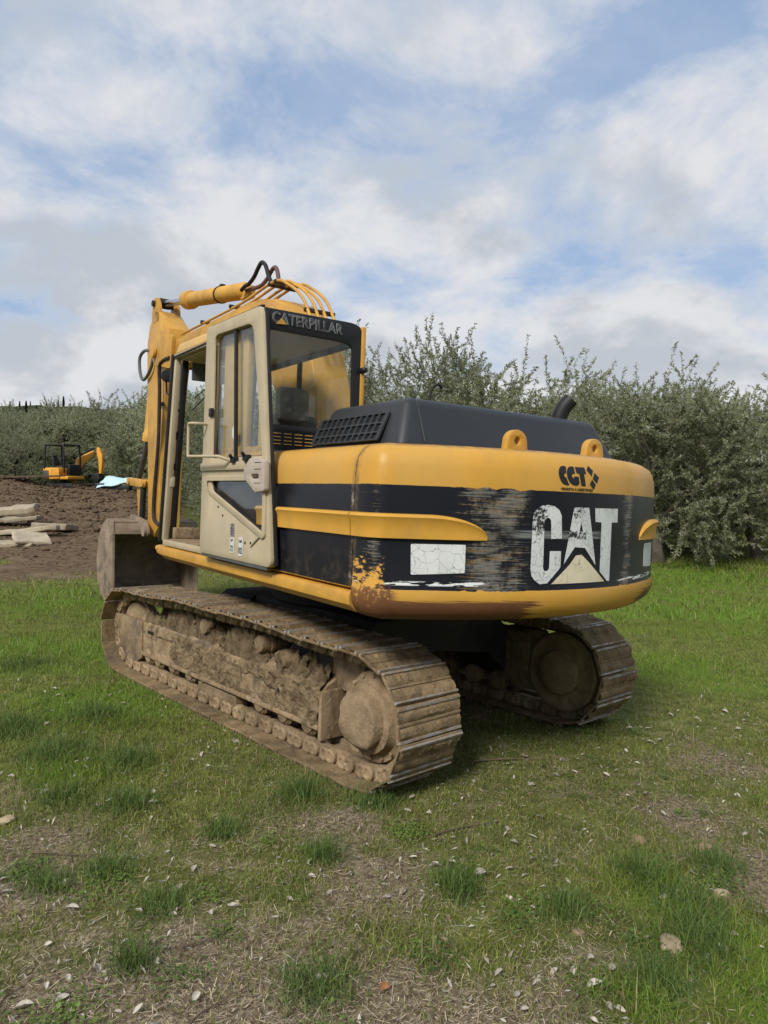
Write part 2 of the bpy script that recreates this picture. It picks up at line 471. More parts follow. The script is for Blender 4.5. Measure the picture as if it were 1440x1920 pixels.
def m_cw():
    """counterweight paint with scrapes, bare rust and white residue; object space of the upper structure"""
    m, g = material('counterweight_paint'); o = g.obj(); x, y, z = g.sep(o)
    n = g.noise(o, 2.5, 5, 0.6)
    streak = g.noise(g.comb(g.mul(x, 1.5), g.mul(y, 1.5), g.add(g.mul(z, 70), g.mul(x, 3))), 1.0, 8, 0.74, 0.35)
    streak2 = g.noise(g.comb(g.mul(x, 5), g.mul(y, 5), g.mul(z, 160)), 1.0, 4, 0.7, 0.2)
    speck = g.noise(o, 38, 5, 0.7)
    # swinging scrapes: zones along the tail
    c1 = g.band(x, -1.21, -1.165, 0.03)
    c2 = g.band(x, -0.80, -0.37, 0.13)
    c3 = g.band(x, 0.37, 0.53, 0.08)
    c4 = g.band(x, 0.80, 1.02, 0.07)
    zone = g.mx(g.mx(g.mul(c1, 0.85), c2), g.mx(g.mul(c3, 1.05), g.mul(c4, 0.7)))
    zone = g.mul(zone, g.st(g.noise(g.comb(g.mul(x, 3.2), g.mul(y, 3.2), g.mul(z, 5.5)), 1.0, 4, 0.6, 0.5), 0.30, 0.62, 0.65, 1.2))
    zone = g.add(g.mul(zone, 0.205), g.mul(g.sub(g.noise(o, 1.7, 3, 0.5), 0.5), 0.10))
    wob = g.mul(g.sub(g.noise(g.comb(g.mul(x, 14), g.mul(y, 14), g.mul(z, 10)), 1.0, 6, 0.7), 0.5), 0.05)
    wob = g.mul(wob, g.add(0.12, g.st(zone, 0.05, 0.2)))
    zz = g.add(z, wob)
    blk = g.band(zz, 1.188, 1.738, 0.0015)
    worn = g.st(g.add(g.add(g.mul(streak, .75), g.mul(speck, .25)), zone), 0.66, 0.76)
    worn2 = g.st(g.add(g.add(g.mul(streak2, .8), g.mul(speck, .2)), zone), 0.68, 0.76)
    wcol = g.mix(g.st(g.noise(g.comb(g.mul(x, 3), g.mul(y, 3), g.mul(z, 30)), 1.3, 4, 0.6), 0.44, 0.60), (0.060, 0.056, 0.048), (0.26, 0.165, 0.06))
    b = g.mix(g.mul(worn, 0.7), BLK, wcol)
    b = g.mix(g.mul(worn2, 0.55), b, (0.26, 0.25, 0.22))
    # pale smear across the lettering
    smear = g.mul(g.mul(g.band(z, 1.475, 1.517, 0.006), g.band(x, -0.50, 0.13, 0.06)), g.st(streak, 0.36, 0.62))
    b = g.mix(g.mul(smear, 0.6), b, (0.42, 0.43, 0.42))
    # white residue line above the bumper
    wl = g.mul(g.band(z, 1.212, 1.234, 0.004), g.st(g.noise(g.comb(g.mul(x, 9), g.mul(y, 9), g.mul(z, 60)), 1.0, 4, 0.6), 0.50, 0.53))
    wl = g.mul(wl, g.mx(g.inv(g.st(x, -0.62, -0.40)), g.st(x, 0.32, 0.40)))
    b = g.mix(wl, b, (0.72, 0.73, 0.72))
    yel = g.mix(g.st(g.noise(o, 1.3, 6, 0.62, 0.4), 0.35, 0.70), g.scale(YEL, g.st(n, 0.25, 0.75, 0.88, 1.06)), (0.56, 0.318, 0.074))
    ysc = g.st(g.noise(g.comb(g.mul(x, 6), g.mul(y, 6), g.mul(z, 90)), 1.0, 6, 0.7, 0.5), 0.64, 0.76)
    yel = g.mix(g.mul(g.st(g.noise(g.comb(g.mul(x, 30), g.mul(y, 30), g.mul(z, 3)), 1.0, 6, 0.65), 0.48, 0.75), 0.16), yel, (0.38, 0.25, 0.10))
    yel = g.mix(g.mul(g.st(g.noise(o, 90, 2, 0.5), 0.76, 0.80), 0.8), yel, (0.10, 0.06, 0.03))
    yel = g.mix(g.mul(ysc, 0.40), yel, (0.30, 0.15, 0.05))
    c = g.mix(blk, yel, b)
    gr = g.mx(g.inv(g.st(g.m('ABSOLUTE', g.add(y, 1.908)), 0.004, 0.05)), g.band(z, 1.952, 1.99, 0.01)); c = g.mix(g.mul(gr, g.st(g.noise(o, 16, 6, 0.7), 0.36, 0.62, 0.1, 0.7)), c, (0.13, 0.085, 0.045))
    # yellow showing where the corner is rubbed through
    cor = g.mul(g.band(x, -1.225, -1.135, 0.02), g.inv(g.st(z, 1.20, 1.52)))
    cor_y = g.st(g.add(g.noise(g.comb(g.mul(x, 9), g.mul(y, 9), g.mul(z, 22)), 1.4, 6, 0.7), g.mul(cor, 0.40)), 0.80, 0.86)
    c = g.mix(g.mul(cor_y, g.st(cor, 0.02, 0.2)), c, (0.62, 0.33, 0.06))
    # bare brown metal along the bottom edge
    rz = g.inv(g.st(g.add(z, g.mul(g.sub(streak, 0.5), 0.13)), 1.122, 1.136))
    rx = g.mx(g.mul(g.st(x, -1.26, -1.16), g.inv(g.st(g.add(x, g.mul(g.sub(streak, 0.5), 0.5)), -0.40, -0.33))), g.st(g.add(x, g.mul(g.sub(streak, 0.5), 0.6)), 0.60, 0.78))
    rust = g.mul(rz, rx)
    blob = g.mul(g.band(x, -1.235, -1.10, 0.03), g.inv(g.st(g.add(z, g.mul(g.sub(g.noise(o, 18, 5, 0.65), 0.5), 0.14)), 1.17, 1.20)))
    rust = g.m('MAXIMUM', g.mul(rust, g.st(g.add(g.mul(streak, .6), g.mul(speck, .4)), 0.34, 0.40)), g.mul(blob, g.st(speck, 0.36, 0.46)))
    rc = g.mix(g.noise(o, 7, 6, 0.65), (0.075, 0.030, 0.019), (0.18, 0.072, 0.040))
    c = g.mix(g.mul(rust, 0.93), c, rc)
    ro = g.mix(blk, (0.42,) * 3, (0.36,) * 3)
    ro = g.mix(g.mx(rust, g.mul(worn, 0.7)), ro, (0.62,) * 3)
    principled(g, c, ro, 0, g.bump(g.add(g.mul(streak, 0.3), g.noise(o, 2.6, 3, 0.5)), 0.14, 0.02), 0.28)
    MT['cw'] = m


def m_letters(name, base, wear):
    m, g = material(name); o = g.obj(); x, y, z = g.sep(o)
    cr = g.vor(g.vm('ADD', o, g.scale(g.noise(o, 14, 4, 0.6, 0, 1), 0.06)), 17, 'DISTANCE_TO_EDGE')
    crack = g.mul(g.inv(g.st(cr, 0.004, 0.022)), g.st(g.noise(o, 6, 3, 0.6), 0.40, 0.55))
    sp = g.noise(o, 55, 6, 0.75)
    hz = g.mx(g.mul(g.band(z, 1.50, 1.66, 0.03), g.band(x, -0.40, -0.30, 0.03)), g.mul(g.band(z, 1.47, 1.52, 0.02), g.band(x, -0.16, 0.0, 0.04)))
    hz = g.mx(hz, g.mul(g.mul(g.band(z, 1.58, 1.66, 0.03), g.band(x, -0.13, -0.01, 0.02)), 0.75))
    chip = g.mul(g.st(g.add(sp, g.mul(hz, 0.20)), 0.64, 0.69), wear)
    lin = g.mul(g.st(g.noise(g.comb(g.mul(x, 3), g.mul(y, 3), g.mul(z, 90)), 1.0, 5, 0.7), 0.67, 0.72), 0.8)
    c = g.scale(base, g.st(g.noise(o, 9, 4, 0.6), 0.3, 0.7, 0.90, 1.05))
    c = g.mix(g.mul(crack, 0.75), c, (0.06, 0.06, 0.06))
    c = g.mix(g.mx(chip, g.mul(lin, 0.6)), c, (0.03, 0.03, 0.032))
    principled(g, c, 0.5, 0, None, 0.35)
    MT[name] = m


m_side(); m_cw(); m_letters('white_paint', (0.66, 0.68, 0.67), 1.0); m_letters('cream_paint', (0.72, 0.64, 0.46), 0.5); m_letters('label_white', (0.68, 0.70, 0.69), 0.35)


def m_mud(name, a, b, c3, scale=7.0, bump=0.9, dist=0.03, straw=True, steel=0.0):
    m, g = material(name); o = g.obj(); p = g.pos()
    n = g.noise(p, scale, 8, 0.68, 0.4); f = g.noise(p, scale * 7, 6, 0.7)
    c = g.mix(g.st(n, 0.32, 0.66), a, b)
    c = g.mix(g.mul(g.st(f, 0.52, 0.72), 0.7), c, c3)
    if straw:
        sv = g.noise(g.vm('MULTIPLY', p, (1, 1, 1)), 90, 3, 0.8, 2.5)
        c = g.mix(g.mul(g.st(sv, 0.62, 0.70), 0.45), c, (0.36, 0.28, 0.15))
    c = g.scale(c, g.st(g.rand(), 0, 1, 0.80, 1.18)); ro = 0.92
    if steel > 0:
        sm = g.mul(g.st(g.noise(p, 3.2, 7, 0.65, 0.8), 0.52, 0.62), steel)
        c = g.mix(sm, c, (0.060, 0.056, 0.056)); ro = g.mix(sm, (0.92,) * 3, (0.5,) * 3)
    if name == 'mud_frame':
        dk = g.mul(g.st(g.noise(g.vm('MULTIPLY', p, (1, 1, .35)), 9, 6, 0.65, 0.5), 0.50, 0.66), 0.7); c = g.mix(dk, c, (0.085, 0.062, 0.044))
    h = g.add(g.mul(n, 0.7), g.mul(f, 0.4))
    principled(g, c, ro, 0, g.bump(h, bump, dist), 0.15)
    MT[name] = m


m_mud('mud_shoe', (0.15, 0.102, 0.054), (0.285, 0.205, 0.116), (0.40, 0.31, 0.19), 9, 1.0, 0.02, True, 0.25)
m_mud('mud_frame', (0.18, 0.126, 0.073), (0.32, 0.235, 0.145), (0.39, 0.30, 0.195), 5, 0.9, 0.02, False, 0.55)
m_mud('mud_clump', (0.11, 0.074, 0.042), (0.34, 0.25, 0.15), (0.46, 0.36, 0.23), 12, 1.0, 0.06, True, 0)
m_mud('soil', (0.070, 0.046, 0.028), (0.190, 0.130, 0.078), (0.27, 0.19, 0.12), 2.2, 1.0, 0.05, False, 0)
m_mud('bucket_steel', (0.17, 0.126, 0.088), (0.27, 0.212, 0.158), (0.22, 0.165, 0.12), 2.5, 0.35, 0.01, False, 0.5)
m_mud('hub_mud', (0.20, 0.142, 0.084), (0.34, 0.25, 0.155), (0.40, 0.31, 0.20), 7, 0.9, 0.02, False, 0.0)


def m_glass(name, tint, dirt, refl=1.0):
    m, g = material(name); o = g.obj(); x, y, z = g.sep(o)
    tr = g.n('ShaderNodeBsdfTransparent'); g.put(tr.inputs[0], tint)
    gl = g.n('ShaderNodeBsdfGlossy'); gl.inputs['Roughness'].default_value = 0.03; g.put(gl.inputs[0], (0.9, 0.93, 0.95))
    lw = g.n('ShaderNodeLayerWeight'); lw.inputs['Blend'].default_value = 0.5
    fr = g.m('POWER', lw.outputs['Facing'], 4.0)
    df = g.n('ShaderNodeBsdfDiffuse'); g.put(df.inputs[0], (0.33, 0.29, 0.22))
    ms = g.n('ShaderNodeMixShader'); g.L.new(tr.outputs[0], ms.inputs[1]); g.L.new(gl.outputs[0], ms.inputs[2])
    g.put(ms.inputs[0], g.m('ADD', g.mul(fr, refl * 0.4), 0.022 * refl, clamp=True))
    md = g.n('ShaderNodeMixShader'); g.L.new(ms.outputs[0], md.inputs[1]); g.L.new(df.outputs[0], md.inputs[2])
    dn = g.noise(o, 4, 7, 0.7, 0.8); sp = g.noise(o, 60, 3, 0.7)
    vs = g.noise(g.comb(g.mul(x, 40), g.mul(y, 40), g.mul(z, 2)), 1.0, 4, 0.6)
    d = g.add(g.mul(g.st(dn, 0.35, 0.75), dirt), g.mul(g.st(sp, 0.62, 0.75), dirt * 0.5))
    d = g.add(d, g.mul(g.st(vs, 0.5, 0.8), dirt * 0.4))
    g.put(md.inputs[0], g.m('ADD', d, dirt * 0.15, clamp=True))
    g.L.new(md.outputs[0], g.out.inputs[0])
    MT[name] = m


m_glass('glass_door', (0.95, 0.97, 0.965), 0.045, 1.3)
m_glass('glass_cab', (0.96, 0.98, 0.97), 0.02, 0.8)
m_glass('glass_rear', (0.91, 0.91, 0.87), 0.06, 1.9)


def m_leafy():
    m, g = material('olive_leaf')
    c = g.attr('Col')
    c = g.mix(g.mul(g.rand(), 0.3), g.scale(c, g.st(g.rand(), 0, 1, 0.72, 1.12)), g.scale(c, 0.8))
    b = principled(g, c, 0.62, 0, None, 0.28, link=False)
    t = g.n('ShaderNodeBsdfTranslucent'); g.put(t.inputs[0], g.scale(c, 0.9))
    ms = g.n('ShaderNodeMixShader'); ms.inputs[0].default_value = 0.42
    g.L.new(b.outputs[0], ms.inputs[1]); g.L.new(t.outputs[0], ms.inputs[2]); g.L.new(ms.outputs[0], g.out.inputs[0])
    MT['leaf'] = m
    m, g = material('grass_blade'); c = g.attr('Col')
    b = principled(g, c, 0.6, 0, None, 0.25, link=False)
    t = g.n('ShaderNodeBsdfTranslucent'); g.put(t.inputs[0], c)
    ms = g.n('ShaderNodeMixShader'); ms.inputs[0].default_value = 0.3
    g.L.new(b.outputs[0], ms.inputs[1]); g.L.new(t.outputs[0], ms.inputs[2]); g.L.new(ms.outputs[0], g.out.inputs[0])
    MT['grass'] = m
    m, g = material('dry_litter'); principled(g, g.attr('Col'), 0.85, 0, None, 0.15); MT['litter'] = m


m_leafy()


def m_ground():
    m, g = material('ground'); p = g.pos(); z = g.sep(g.attr('Col', 'Color'))
    dirt, dry, lush = z[0], z[1], z[2]
    n1 = g.noise(p, 1.1, 8, 0.62, 0.3); n2 = g.noise(p, 7, 7, 0.68); n3 = g.noise(p, 45, 5, 0.7); n4 = g.noise(p, 0.12, 4, 0.6)
    grassc = g.mix(g.st(n2, 0.32, 0.68), (0.080, 0.092, 0.022), (0.175, 0.190, 0.052))
    grassc = g.mix(g.st(g.add(n1, g.mul(lush, 0.25)), 0.55, 0.80), grassc, (0.115, 0.190, 0.026))
    bare = g.mix(g.st(n3, 0.35, 0.65), (0.100, 0.076, 0.048), (0.30, 0.245, 0.16))
    bare = g.mix(g.st(n2, 0.55, 0.72), bare, (0.36, 0.30, 0.205))
    c = g.mix(g.st(g.add(g.mul(g.sub(n2, 0.5), 0.9), dry), 0.38, 0.66), grassc, bare)
    soil = g.mix(g.st(n2, 0.30, 0.68), (0.070, 0.046, 0.028), (0.180, 0.124, 0.074))
    soil = g.mix(g.mul(g.st(n3, 0.58, 0.72), 0.75), soil, (0.23, 0.17, 0.115))
    tan = g.mix(g.st(n3, 0.35, 0.65), (0.13, 0.095, 0.058), (0.24, 0.185, 0.12))
    soil = g.mix(g.st(n1, 0.56, 0.68), soil, tan)
    c = g.mix(g.st(g.add(g.mul(g.sub(g.add(g.mul(n1, 0.6), g.mul(n2, 0.4)), 0.5), 1.1), dirt), 0.40, 0.60), c, soil)
    hb = g.add(g.mul(n2, 0.6), g.mul(n3, 0.4))
    principled(g, c, 0.95, 0, g.bump(hb, 0.8, 0.04), 0.1)
    MT['ground'] = m
    m, g = material('far_hill'); p = g.pos()
    c = g.mix(g.st(g.noise(p, 0.25, 6, 0.7), 0.35, 0.65), (0.030, 0.040, 0.020), (0.070, 0.080, 0.042))
    principled(g, c, 0.95, 0, g.bump(g.noise(p, 0.8, 6, 0.7), 1.0, 0.8), 0.05); MT['far_hill'] = m


m_ground()


def m_edge():
    m, g = material('grouser_steel'); p = g.pos()
    k = g.st(g.noise(p, 14, 6, 0.7), 0.40, 0.60)
    principled(g, g.mix(k, (0.23, 0.165, 0.098), (0.36, 0.34, 0.31)), g.mix(k, (0.9,) * 3, (0.42,) * 3), g.mul(k, 0.35), g.bump(g.noise(p, 60, 4, 0.6), 0.3, 0.004), 0.4); MT['edge'] = m


m_edge()
# ------------------------------------------------------------------ ground
def axis(lo, hi, c, fine, growth):
    a = [c]; s = fine
    while a[-1] < hi: a.append(a[-1] + s); s *= growth
    b = [c]; s = fine
    while b[-1] > lo: b.append(b[-1] - s); s *= growth
    return np.array(b[::-1][:-1] + a)


DRY = [(-0.99, 2.28, .45), (-0.73, 2.44, .4), (-0.46, 2.23, .4), (-1.53, 3.04, .35), (-0.27, 2.19, .3), (0.76, 2.41, .28), (0.52, 2.21, .3), (1.75, 3.3, .3), (1.65, 3.9, .3),
       (2.3, 4.8, .4), (0.85, 2.59, .2), (0.0, 2.36, .22), (-1.62, 3.33, .25), (-0.05, 3.13, .25), (-0.28, 3.68, .25), (0.3, 2.19, .25), (-2.1, 3.9, .3)]
LUSH = [(1.32, 2.8, .22), (1.36, 2.47, .22), (1.22, 3.21, .2), (-3.4, 7.4, 1.2), (4.9, 11.5, 2.6), (-2.3, 5.6, .8), (-1.9, 4.2, .35), (3.2, 7.6, 1.0), (0.89, 2.42, .15), (6, 14.5, 2.5), (-4.5, 10.5, 1.5)]


def blobs(x, y, L):
    s = np.zeros_like(np.asarray(x, float))
    for a, b, r in L: s = np.maximum(s, np.exp(-((x - a) ** 2 + (y - b) ** 2) / (r * r)))
    return s


def zones(x, y):
    d = np.sqrt(x * x + y * y)
    edge = 13.3 + 2.5 * (fbm(x * 0.35, y * 0.35, 31) - 0.5)
    dirt = leftness(x, y) * sstep(d - edge, -0.4, 1.6) * (1 - 0.75 * sstep(d, 41, 45))
    patch = sstep(fbm(x * 0.45 + 5, y * 0.45, 33), 0.60, 0.72) * sstep(d, 14, 16) * (1 - sstep(d, 21, 24))
    dirt = dirt * (1 - 0.8 * patch)
    dry = 0.345 + 0.64 * (fbm(x * 1.3, y * 1.3, 41) - 0.5) + 0.25 * (fbm(x * 5, y * 5, 43) - .5) + 0.52 * blobs(x, y, DRY)
    lush = blobs(x, y, LUSH)
    dry = np.clip(dry - 0.6 * lush - 0.12 * sstep(d, 6, 12), 0, 1)
    return dirt, dry, lush


gxs = axis(-400, 400, 0.5, 0.075, 1.030); gys = axis(-60, 700, 4.0, 0.075, 1.030)
XX, YY = np.meshgrid(gxs, gys); zz = height(XX, YY)
nx, ny = len(gxs), len(gys)
vid = np.arange(nx * ny).reshape(ny, nx)
fq = np.stack([vid[:-1, :-1], vid[:-1, 1:], vid[1:, 1:], vid[1:, :-1]], -1).reshape(-1, 4)
dz = zones(XX.ravel(), YY.ravel())
ground = from_np('ground', np.stack([XX.ravel(), YY.ravel(), zz.ravel()], 1), fq, MT['ground'], smooth=180, colors=np.stack(dz, 1))
tag(ground, 'grassy clearing with dry patches and a ploughed brown strip', 'ground', kind='structure')

# ------------------------------------------------------------------ excavator root
EX = bpy.data.objects.new('excavator', None); col.objects.link(EX); EX.matrix_world = EXM; EX.empty_display_size = 0.3
tag(EX, 'large worn yellow and black tracked excavator with its cab door swung open', 'excavator')


def up(name, bm, mat, parent=None, smooth=35):
    if parent is None: return from_bm(name, bm, mat, EX, UM, smooth)
    return from_bm(name, bm, mat, parent, None, smooth)


def lo(name, bm, mat, parent=None, smooth=35):
    return from_bm(name, bm, mat, parent or EX, None, smooth)


# ---- undercarriage
TG, TW = 1.024, 0.506
YS, ZS, RS = -1.556, 0.365, 0.335        # sprocket centre and pin-line radius
YI, ZI, RI = 1.868, 0.352, 0.322         # idler
OFF = 0.062                              # pin line to shoe plate


def track_path():
    P = []
    for y in np.linspace(YI, YS, 60)[:-1]:
        P.append((y, ZS - RS if y < YI - 0.25 else ZS - RS + (ZI - RI - ZS + RS) * (y - YI + 0.25) / 0.25))
    for a in np.linspace(-90, -270, 40)[:-1]: P.append((YS + RS * math.cos(Rd(a)), ZS + RS * math.sin(Rd(a))))
    for t in np.linspace(0, 1, 60)[:-1]:
        y = YS + (YI - YS) * t; z = (ZS + RS) * (1 - t) + (ZI + RI) * t
        P.append((y, z + 0.045 * math.sin(math.pi * t) - 0.016 * math.sin(3 * math.pi * t) ** 2))
    for a in np.linspace(90, -90, 40)[:-1]: P.append((YI + RI * math.cos(Rd(a)), ZI + RI * math.sin(Rd(a))))
    return np.array(P)


TP = track_path(); TPc = np.vstack([TP, TP[:1]])
seg = np.linalg.norm(np.diff(TPc, axis=0), axis=1); cum = np.concatenate([[0], np.cumsum(seg)]); TL = cum[-1]
NSH = int(round(TL / 0.180)); PITCH = TL / NSH


def tp(s):
    s = s % TL
    return np.array([np.interp(s, cum, TPc[:, 0]), np.interp(s, cum, TPc[:, 1])])


def shoe_mesh(k, kl):
    bm = bmesh.new(); L = PITCH * kl; r = random.Random(k)
    bx(bm, (-TW / 2, -L / 2, 0), (TW / 2, L / 2, 0.016), 0.003, 1)
    for i, y in enumerate((-L / 2 + 0.012, 0.0, L / 2 - 0.014)):
        h = (0.014, 0.006, 0.014)[i] + r.uniform(-.003, .003); old = set(bm.faces)
        hexa(bm, [(-TW / 2, y - .009, .015), (TW / 2, y - .009, .015), (TW / 2, y + .009, .015), (-TW / 2, y + .009, .015),
                  (-TW / 2 + .004, y - .006, .015 + h), (TW / 2 - .004, y - .006, .015 + h), (TW / 2 - .004, y + .006, .015 + h), (-TW / 2 + .004, y + .006, .015 + h)])
        if i != 1:
            for fc in set(bm.faces) - old: fc.material_index = 1
    for sx in (-1, 1):                      # bolt heads
        for sy in (-1, 1): bx(bm, (sx * 0.075 - .013, sy * 0.035 - .013, .015), (sx * 0.075 + .013, sy * 0.035 + .013, .028), 0.002, 1)
    # caked soil between the bars
    n = 26
    for j, (ya, yb) in enumerate(((-L / 2 + .02, -.012), (.012, L / 2 - .022))):
        rows = []
        for i in range(n + 1):
            x = -TW / 2 + 0.006 + (TW - 0.012) * i / n; hh = 0.012 * max(0, float(fbm(x * 9 + k * 7.3, j * 3.1 + k, 50))) + 0.010 * r.random()
            rows.append([bm.verts.new((x, ya + (yb - ya) * q + r.uniform(-.002, .002), 0.0165 + (hh if 0 < q < 1 else 0.001))) for q in (0, .3, .7, 1)])
        for i in range(n):
            for q in range(3): bm.faces.new((rows[i][q], rows[i + 1][q], rows[i + 1][q + 1], rows[i][q + 1]))
    bmesh.ops.recalc_face_normals(bm, faces=bm.faces)
    me = bpy.data.meshes.new('track_shoe'); bm.to_mesh(me); bm.free(); finish(me, [MT['mud_shoe'], MT['edge']], 30); return me


def link_mesh():
    bm = bmesh.new()
    for sx in (-1, 1):
        pl = roundpoly([(-0.108, -0.048), (0.108, -0.048), (0.108, 0.050), (0.0, 0.058), (-0.108, 0.050)], 0.04, 4)
        prism(bm, pl, sx * 0.078 - 0.019, sx * 0.078 + 0.019, 0.004, 1)
        for yy in (-0.082, 0.082): lathe(bm, [(0.044, -0.006), (0.050, 0.004), (0.048, 0.022), (0.036, 0.030), (0.024, 0.028), (0.018, 0.022), (0.0, 0.022)], (sx * 0.097, yy * .72, 0.002), (sx, 0, 0), 12)
    lathe(bm, [(0.026, -0.08), (0.026, 0.08)], (0, 0.082, 0), (1, 0, 0), 10)
    bmesh.ops.recalc_face_normals(bm, faces=bm.faces)
    me = bpy.data.meshes.new('track_link'); bm.to_mesh(me); bm.free(); finish(me, MT['hub_mud'], 35); return me


SHM = [shoe_mesh(k, .935) for k in range(6)]; SHA = [shoe_mesh(k + 6, 1.13) for k in range(4)]; LKM = link_mesh()
for sd, ph in ((-1, 0.0), (1, 0.4)):
    bm = bmesh.new(); band = []            # the bushings' running band carries the chain as one part
    for k in range(3 * NSH):
        y, z = tp(k * PITCH / 3); q = np.array([y, z]) - np.array([min(max(y, YS), YI), ZS]); q /= np.linalg.norm(q)
        band.append([bm.verts.new((sd * TG + xx, y + q[0] * oo, z + q[1] * oo)) for xx, oo in ((-.05, -.012), (.05, -.012), (.05, .012), (-.05, .012))])
    for k in range(len(band)):
        for j in range(4): bm.faces.new((band[k - 1][j], band[k - 1][(j + 1) % 4], band[k][(j + 1) % 4], band[k][j]))
    chain = lo('track_chain', bm, MT['hub_mud'])
    for k in range(NSH):
        a = tp((k + ph) * PITCH); b = tp((k + 1 + ph) * PITCH); c = (a + b) / 2
        t = (a - b) / np.linalg.norm(a - b)     # local +Y runs against the path so +Z points outwards
        nn = np.array([-t[1], t[0]])
        cc = np.array([np.mean([YS, YI]), ZS])
        # outward normal: away from the inside of the loop
        mid = c - np.array([min(max(c[0], YS), YI), ZS])
        if nn.dot(mid) < 0: nn = -nn; t = -t
        onarc = c[0] < YS or c[0] > YI
        jit = Matrix.Translation((0, 0, rnd.uniform(-.003, .003))) @ Matrix.Rotation((.07 if onarc else .03) + rnd.uniform(-.022, .022), 4, 'X') @ Matrix.Rotation(rnd.uniform(-.006, .006), 4, 'Z')
        base = Matrix(((1, 0, 0, sd * TG), (0, t[0], nn[0], c[0]), (0, t[1], nn[1], c[1]), (0, 0, 0, 1)))
        add_obj('track_shoe', (SHA[rnd.randrange(4)] if onarc else SHM[rnd.randrange(6)]), chain, base @ Matrix.Translation((0, 0, OFF - 0.016)) @ jit)
        add_obj('track_link', LKM, chain, base)

for sd in (-1, 1):
    S = lambda x: sd * x
    # frame beam: outer face, sloping top, inner face
    def sec(y, zt=0.41, zi=0.52, zb=0.14):
        return [(S(1.125), y, zb), (S(1.125), y, zt), (S(1.075), y, zt + 0.045), (S(0.945), y, zi), (S(0.925), y, zi - .02), (S(0.925), y, zb)]
    bm = bmesh.new(); prev = None
    for y, a, b, c in ((-1.07, .395, .50, .165), (-0.62, .40, .52, .168), (-0.60, .425, .52, .168), (0.40, .43, .53, .170), (0.42, .455, .53, .170), (1.62, .44, .52, .170)):
        ring = [bm.verts.new(p) for p in sec(y, a, b, c)]
        if prev:
            for i in range(6): bm.faces.new((prev[i], prev[(i + 1) % 6], ring[(i + 1) % 6], ring[i]))
        else: bm.faces.new(ring)
        prev = ring
    bm.faces.new(prev[::-1])
    bx(bm, (S(1.115), -1.06, .158), (S(1.152), 1.60, .190), .006)               # bottom flange
    bx(bm, (S(0.90), -1.10, .10), (S(1.150), -1.068, .415), .006)               # rear end plate
    bx(bm, (S(1.12), 0.47, .13), (S(1.137), 0.50, .44), .003)                   # weld seam
    for ya, yb, za, zb in ((-.66, -.58, .30, .37), (1.36, 1.52, .36, .40)): bx(bm, (S(1.124), ya - .03, za - .03), (S(1.133), yb + .03, zb + .03), .003)
    bx(bm, (S(.86), -1.40, .15), (S(.93), -1.05, .52), .02); bx(bm, (S(.84), -1.25, .20), (S(.865), -.95, .62), .01); bx(bm, (S(.87), -1.34, .40), (S(1.0), -.98, .645), .03)
    frame = lo('track_frame', bm, MT['mud_frame'])
    for ya, yb, za, zb in ((-.66, -.58, .30, .37), (1.38, 1.50, .365, .395)):
        bm = bmesh.new(); bx(bm, (S(1.1335), ya, za), (S(1.1355), yb, zb), 0); lo('slot_shade_patch', bm, MT['black'], frame)  # flat black patch laid on as the shade of an open slot
    bm = bmesh.new()                                                             # front idler guard with its chamfer
    prism(bm, roundpoly([(1.60, .13), (1.78, .035), (2.02, .045), (2.20, .15), (2.23, .46), (1.62, .46)], [.02, .03, .05, .08, .03, .02]), S(1.10), S(1.140), .006)
    bx(bm, (S(0.93), 1.58, .16), (S(1.10), 2.0, .40), .01)
    lo('idler_guard', bm, MT['mud_frame'], frame)
    bm = bmesh.new(); bx(bm, (S(1.02), -.03, .04), (S(1.128), .56, .138), .012); bx(bm, (S(1.122), .02, .05), (S(1.134), .50, .10), .004)
    lo('track_guard', bm, MT['mud_frame'], frame)
    for yy in (-0.92, -0.64, -0.34, 0.72, 1.02, 1.30, 1.50):
        bm = bmesh.new()
        lathe(bm, [(0.0, -.17), (0.07, -.17), (0.085, -.15), (0.085, -.10), (0.066, -.09), (0.066, .05), (0.085, .06), (0.085, .075), (0.062, .085), (0.062, .105), (0.040, .114), (0.0, .114)], (S(TG), yy, 0.165), (sd, 0, 0), 16)
        prism(bm, roundpoly([(yy - .05, .10), (yy + .05, .10), (yy + .045, .17), (yy - .045, .17)], .015), S(1.07), S(1.118), .006)
        lo('track_roller', bm, MT['hub_mud'], frame)
    for yy in (0.495, -0.318):
        bm = bmesh.new()
        lathe(bm, [(0.0, -.12), (.06, -.12), (.066, -.10), (.058, -.03), (.058, .02), (.070, .03), (.070, .055), (.062, .065), (.062, .12), (.056, .135), (0.0, .138)], (S(TG - .03), yy, 0.585), (sd, 0, 0), 18)
        bx(bm, (S(.90), yy - .03, .48), (S(.97), yy + .03, .60), .01)
        lo('carrier_roller', bm, MT['hub_mud'], frame)
    # dry mud heaped on the frame
    ys = np.linspace(-1.05, 1.62, 420); xs = np.linspace(0.88, 1.128, 44)
    Y2, X2 = np.meshgrid(ys, xs, indexing='ij')
    prof = 0.43 + 0.10 * (1.128 - X2) / 0.25
    heap = 0.19 * sstep(fbm(Y2 * 2.1 + sd * 5, X2 * 4, 60, 4), .2, .75) + 0.11 * np.abs(fbm(Y2 * 11, X2 * 13 + sd, 61, 4) - 0.5) * 2 + 0.07 * (np.abs(fbm(Y2 * 28, X2 * 30, 62, 3) - .5) * 2) ** .7 + .02 * fbm(Y2 * 80, X2 * 80, 63, 2)
    gap = np.maximum(np.exp(-((Y2 - 0.30) / .10) ** 2), np.exp(-((Y2 + 0.42) / .07) ** 2))
    env = sstep(X2, 1.13, 1.05) if False else np.clip((1.132 - X2) / 0.045, 0, 1)
    Z2 = prof - 0.02 + heap * env * (1 - 0.8 * gap) - 0.03 * (1 - env) - 0.04
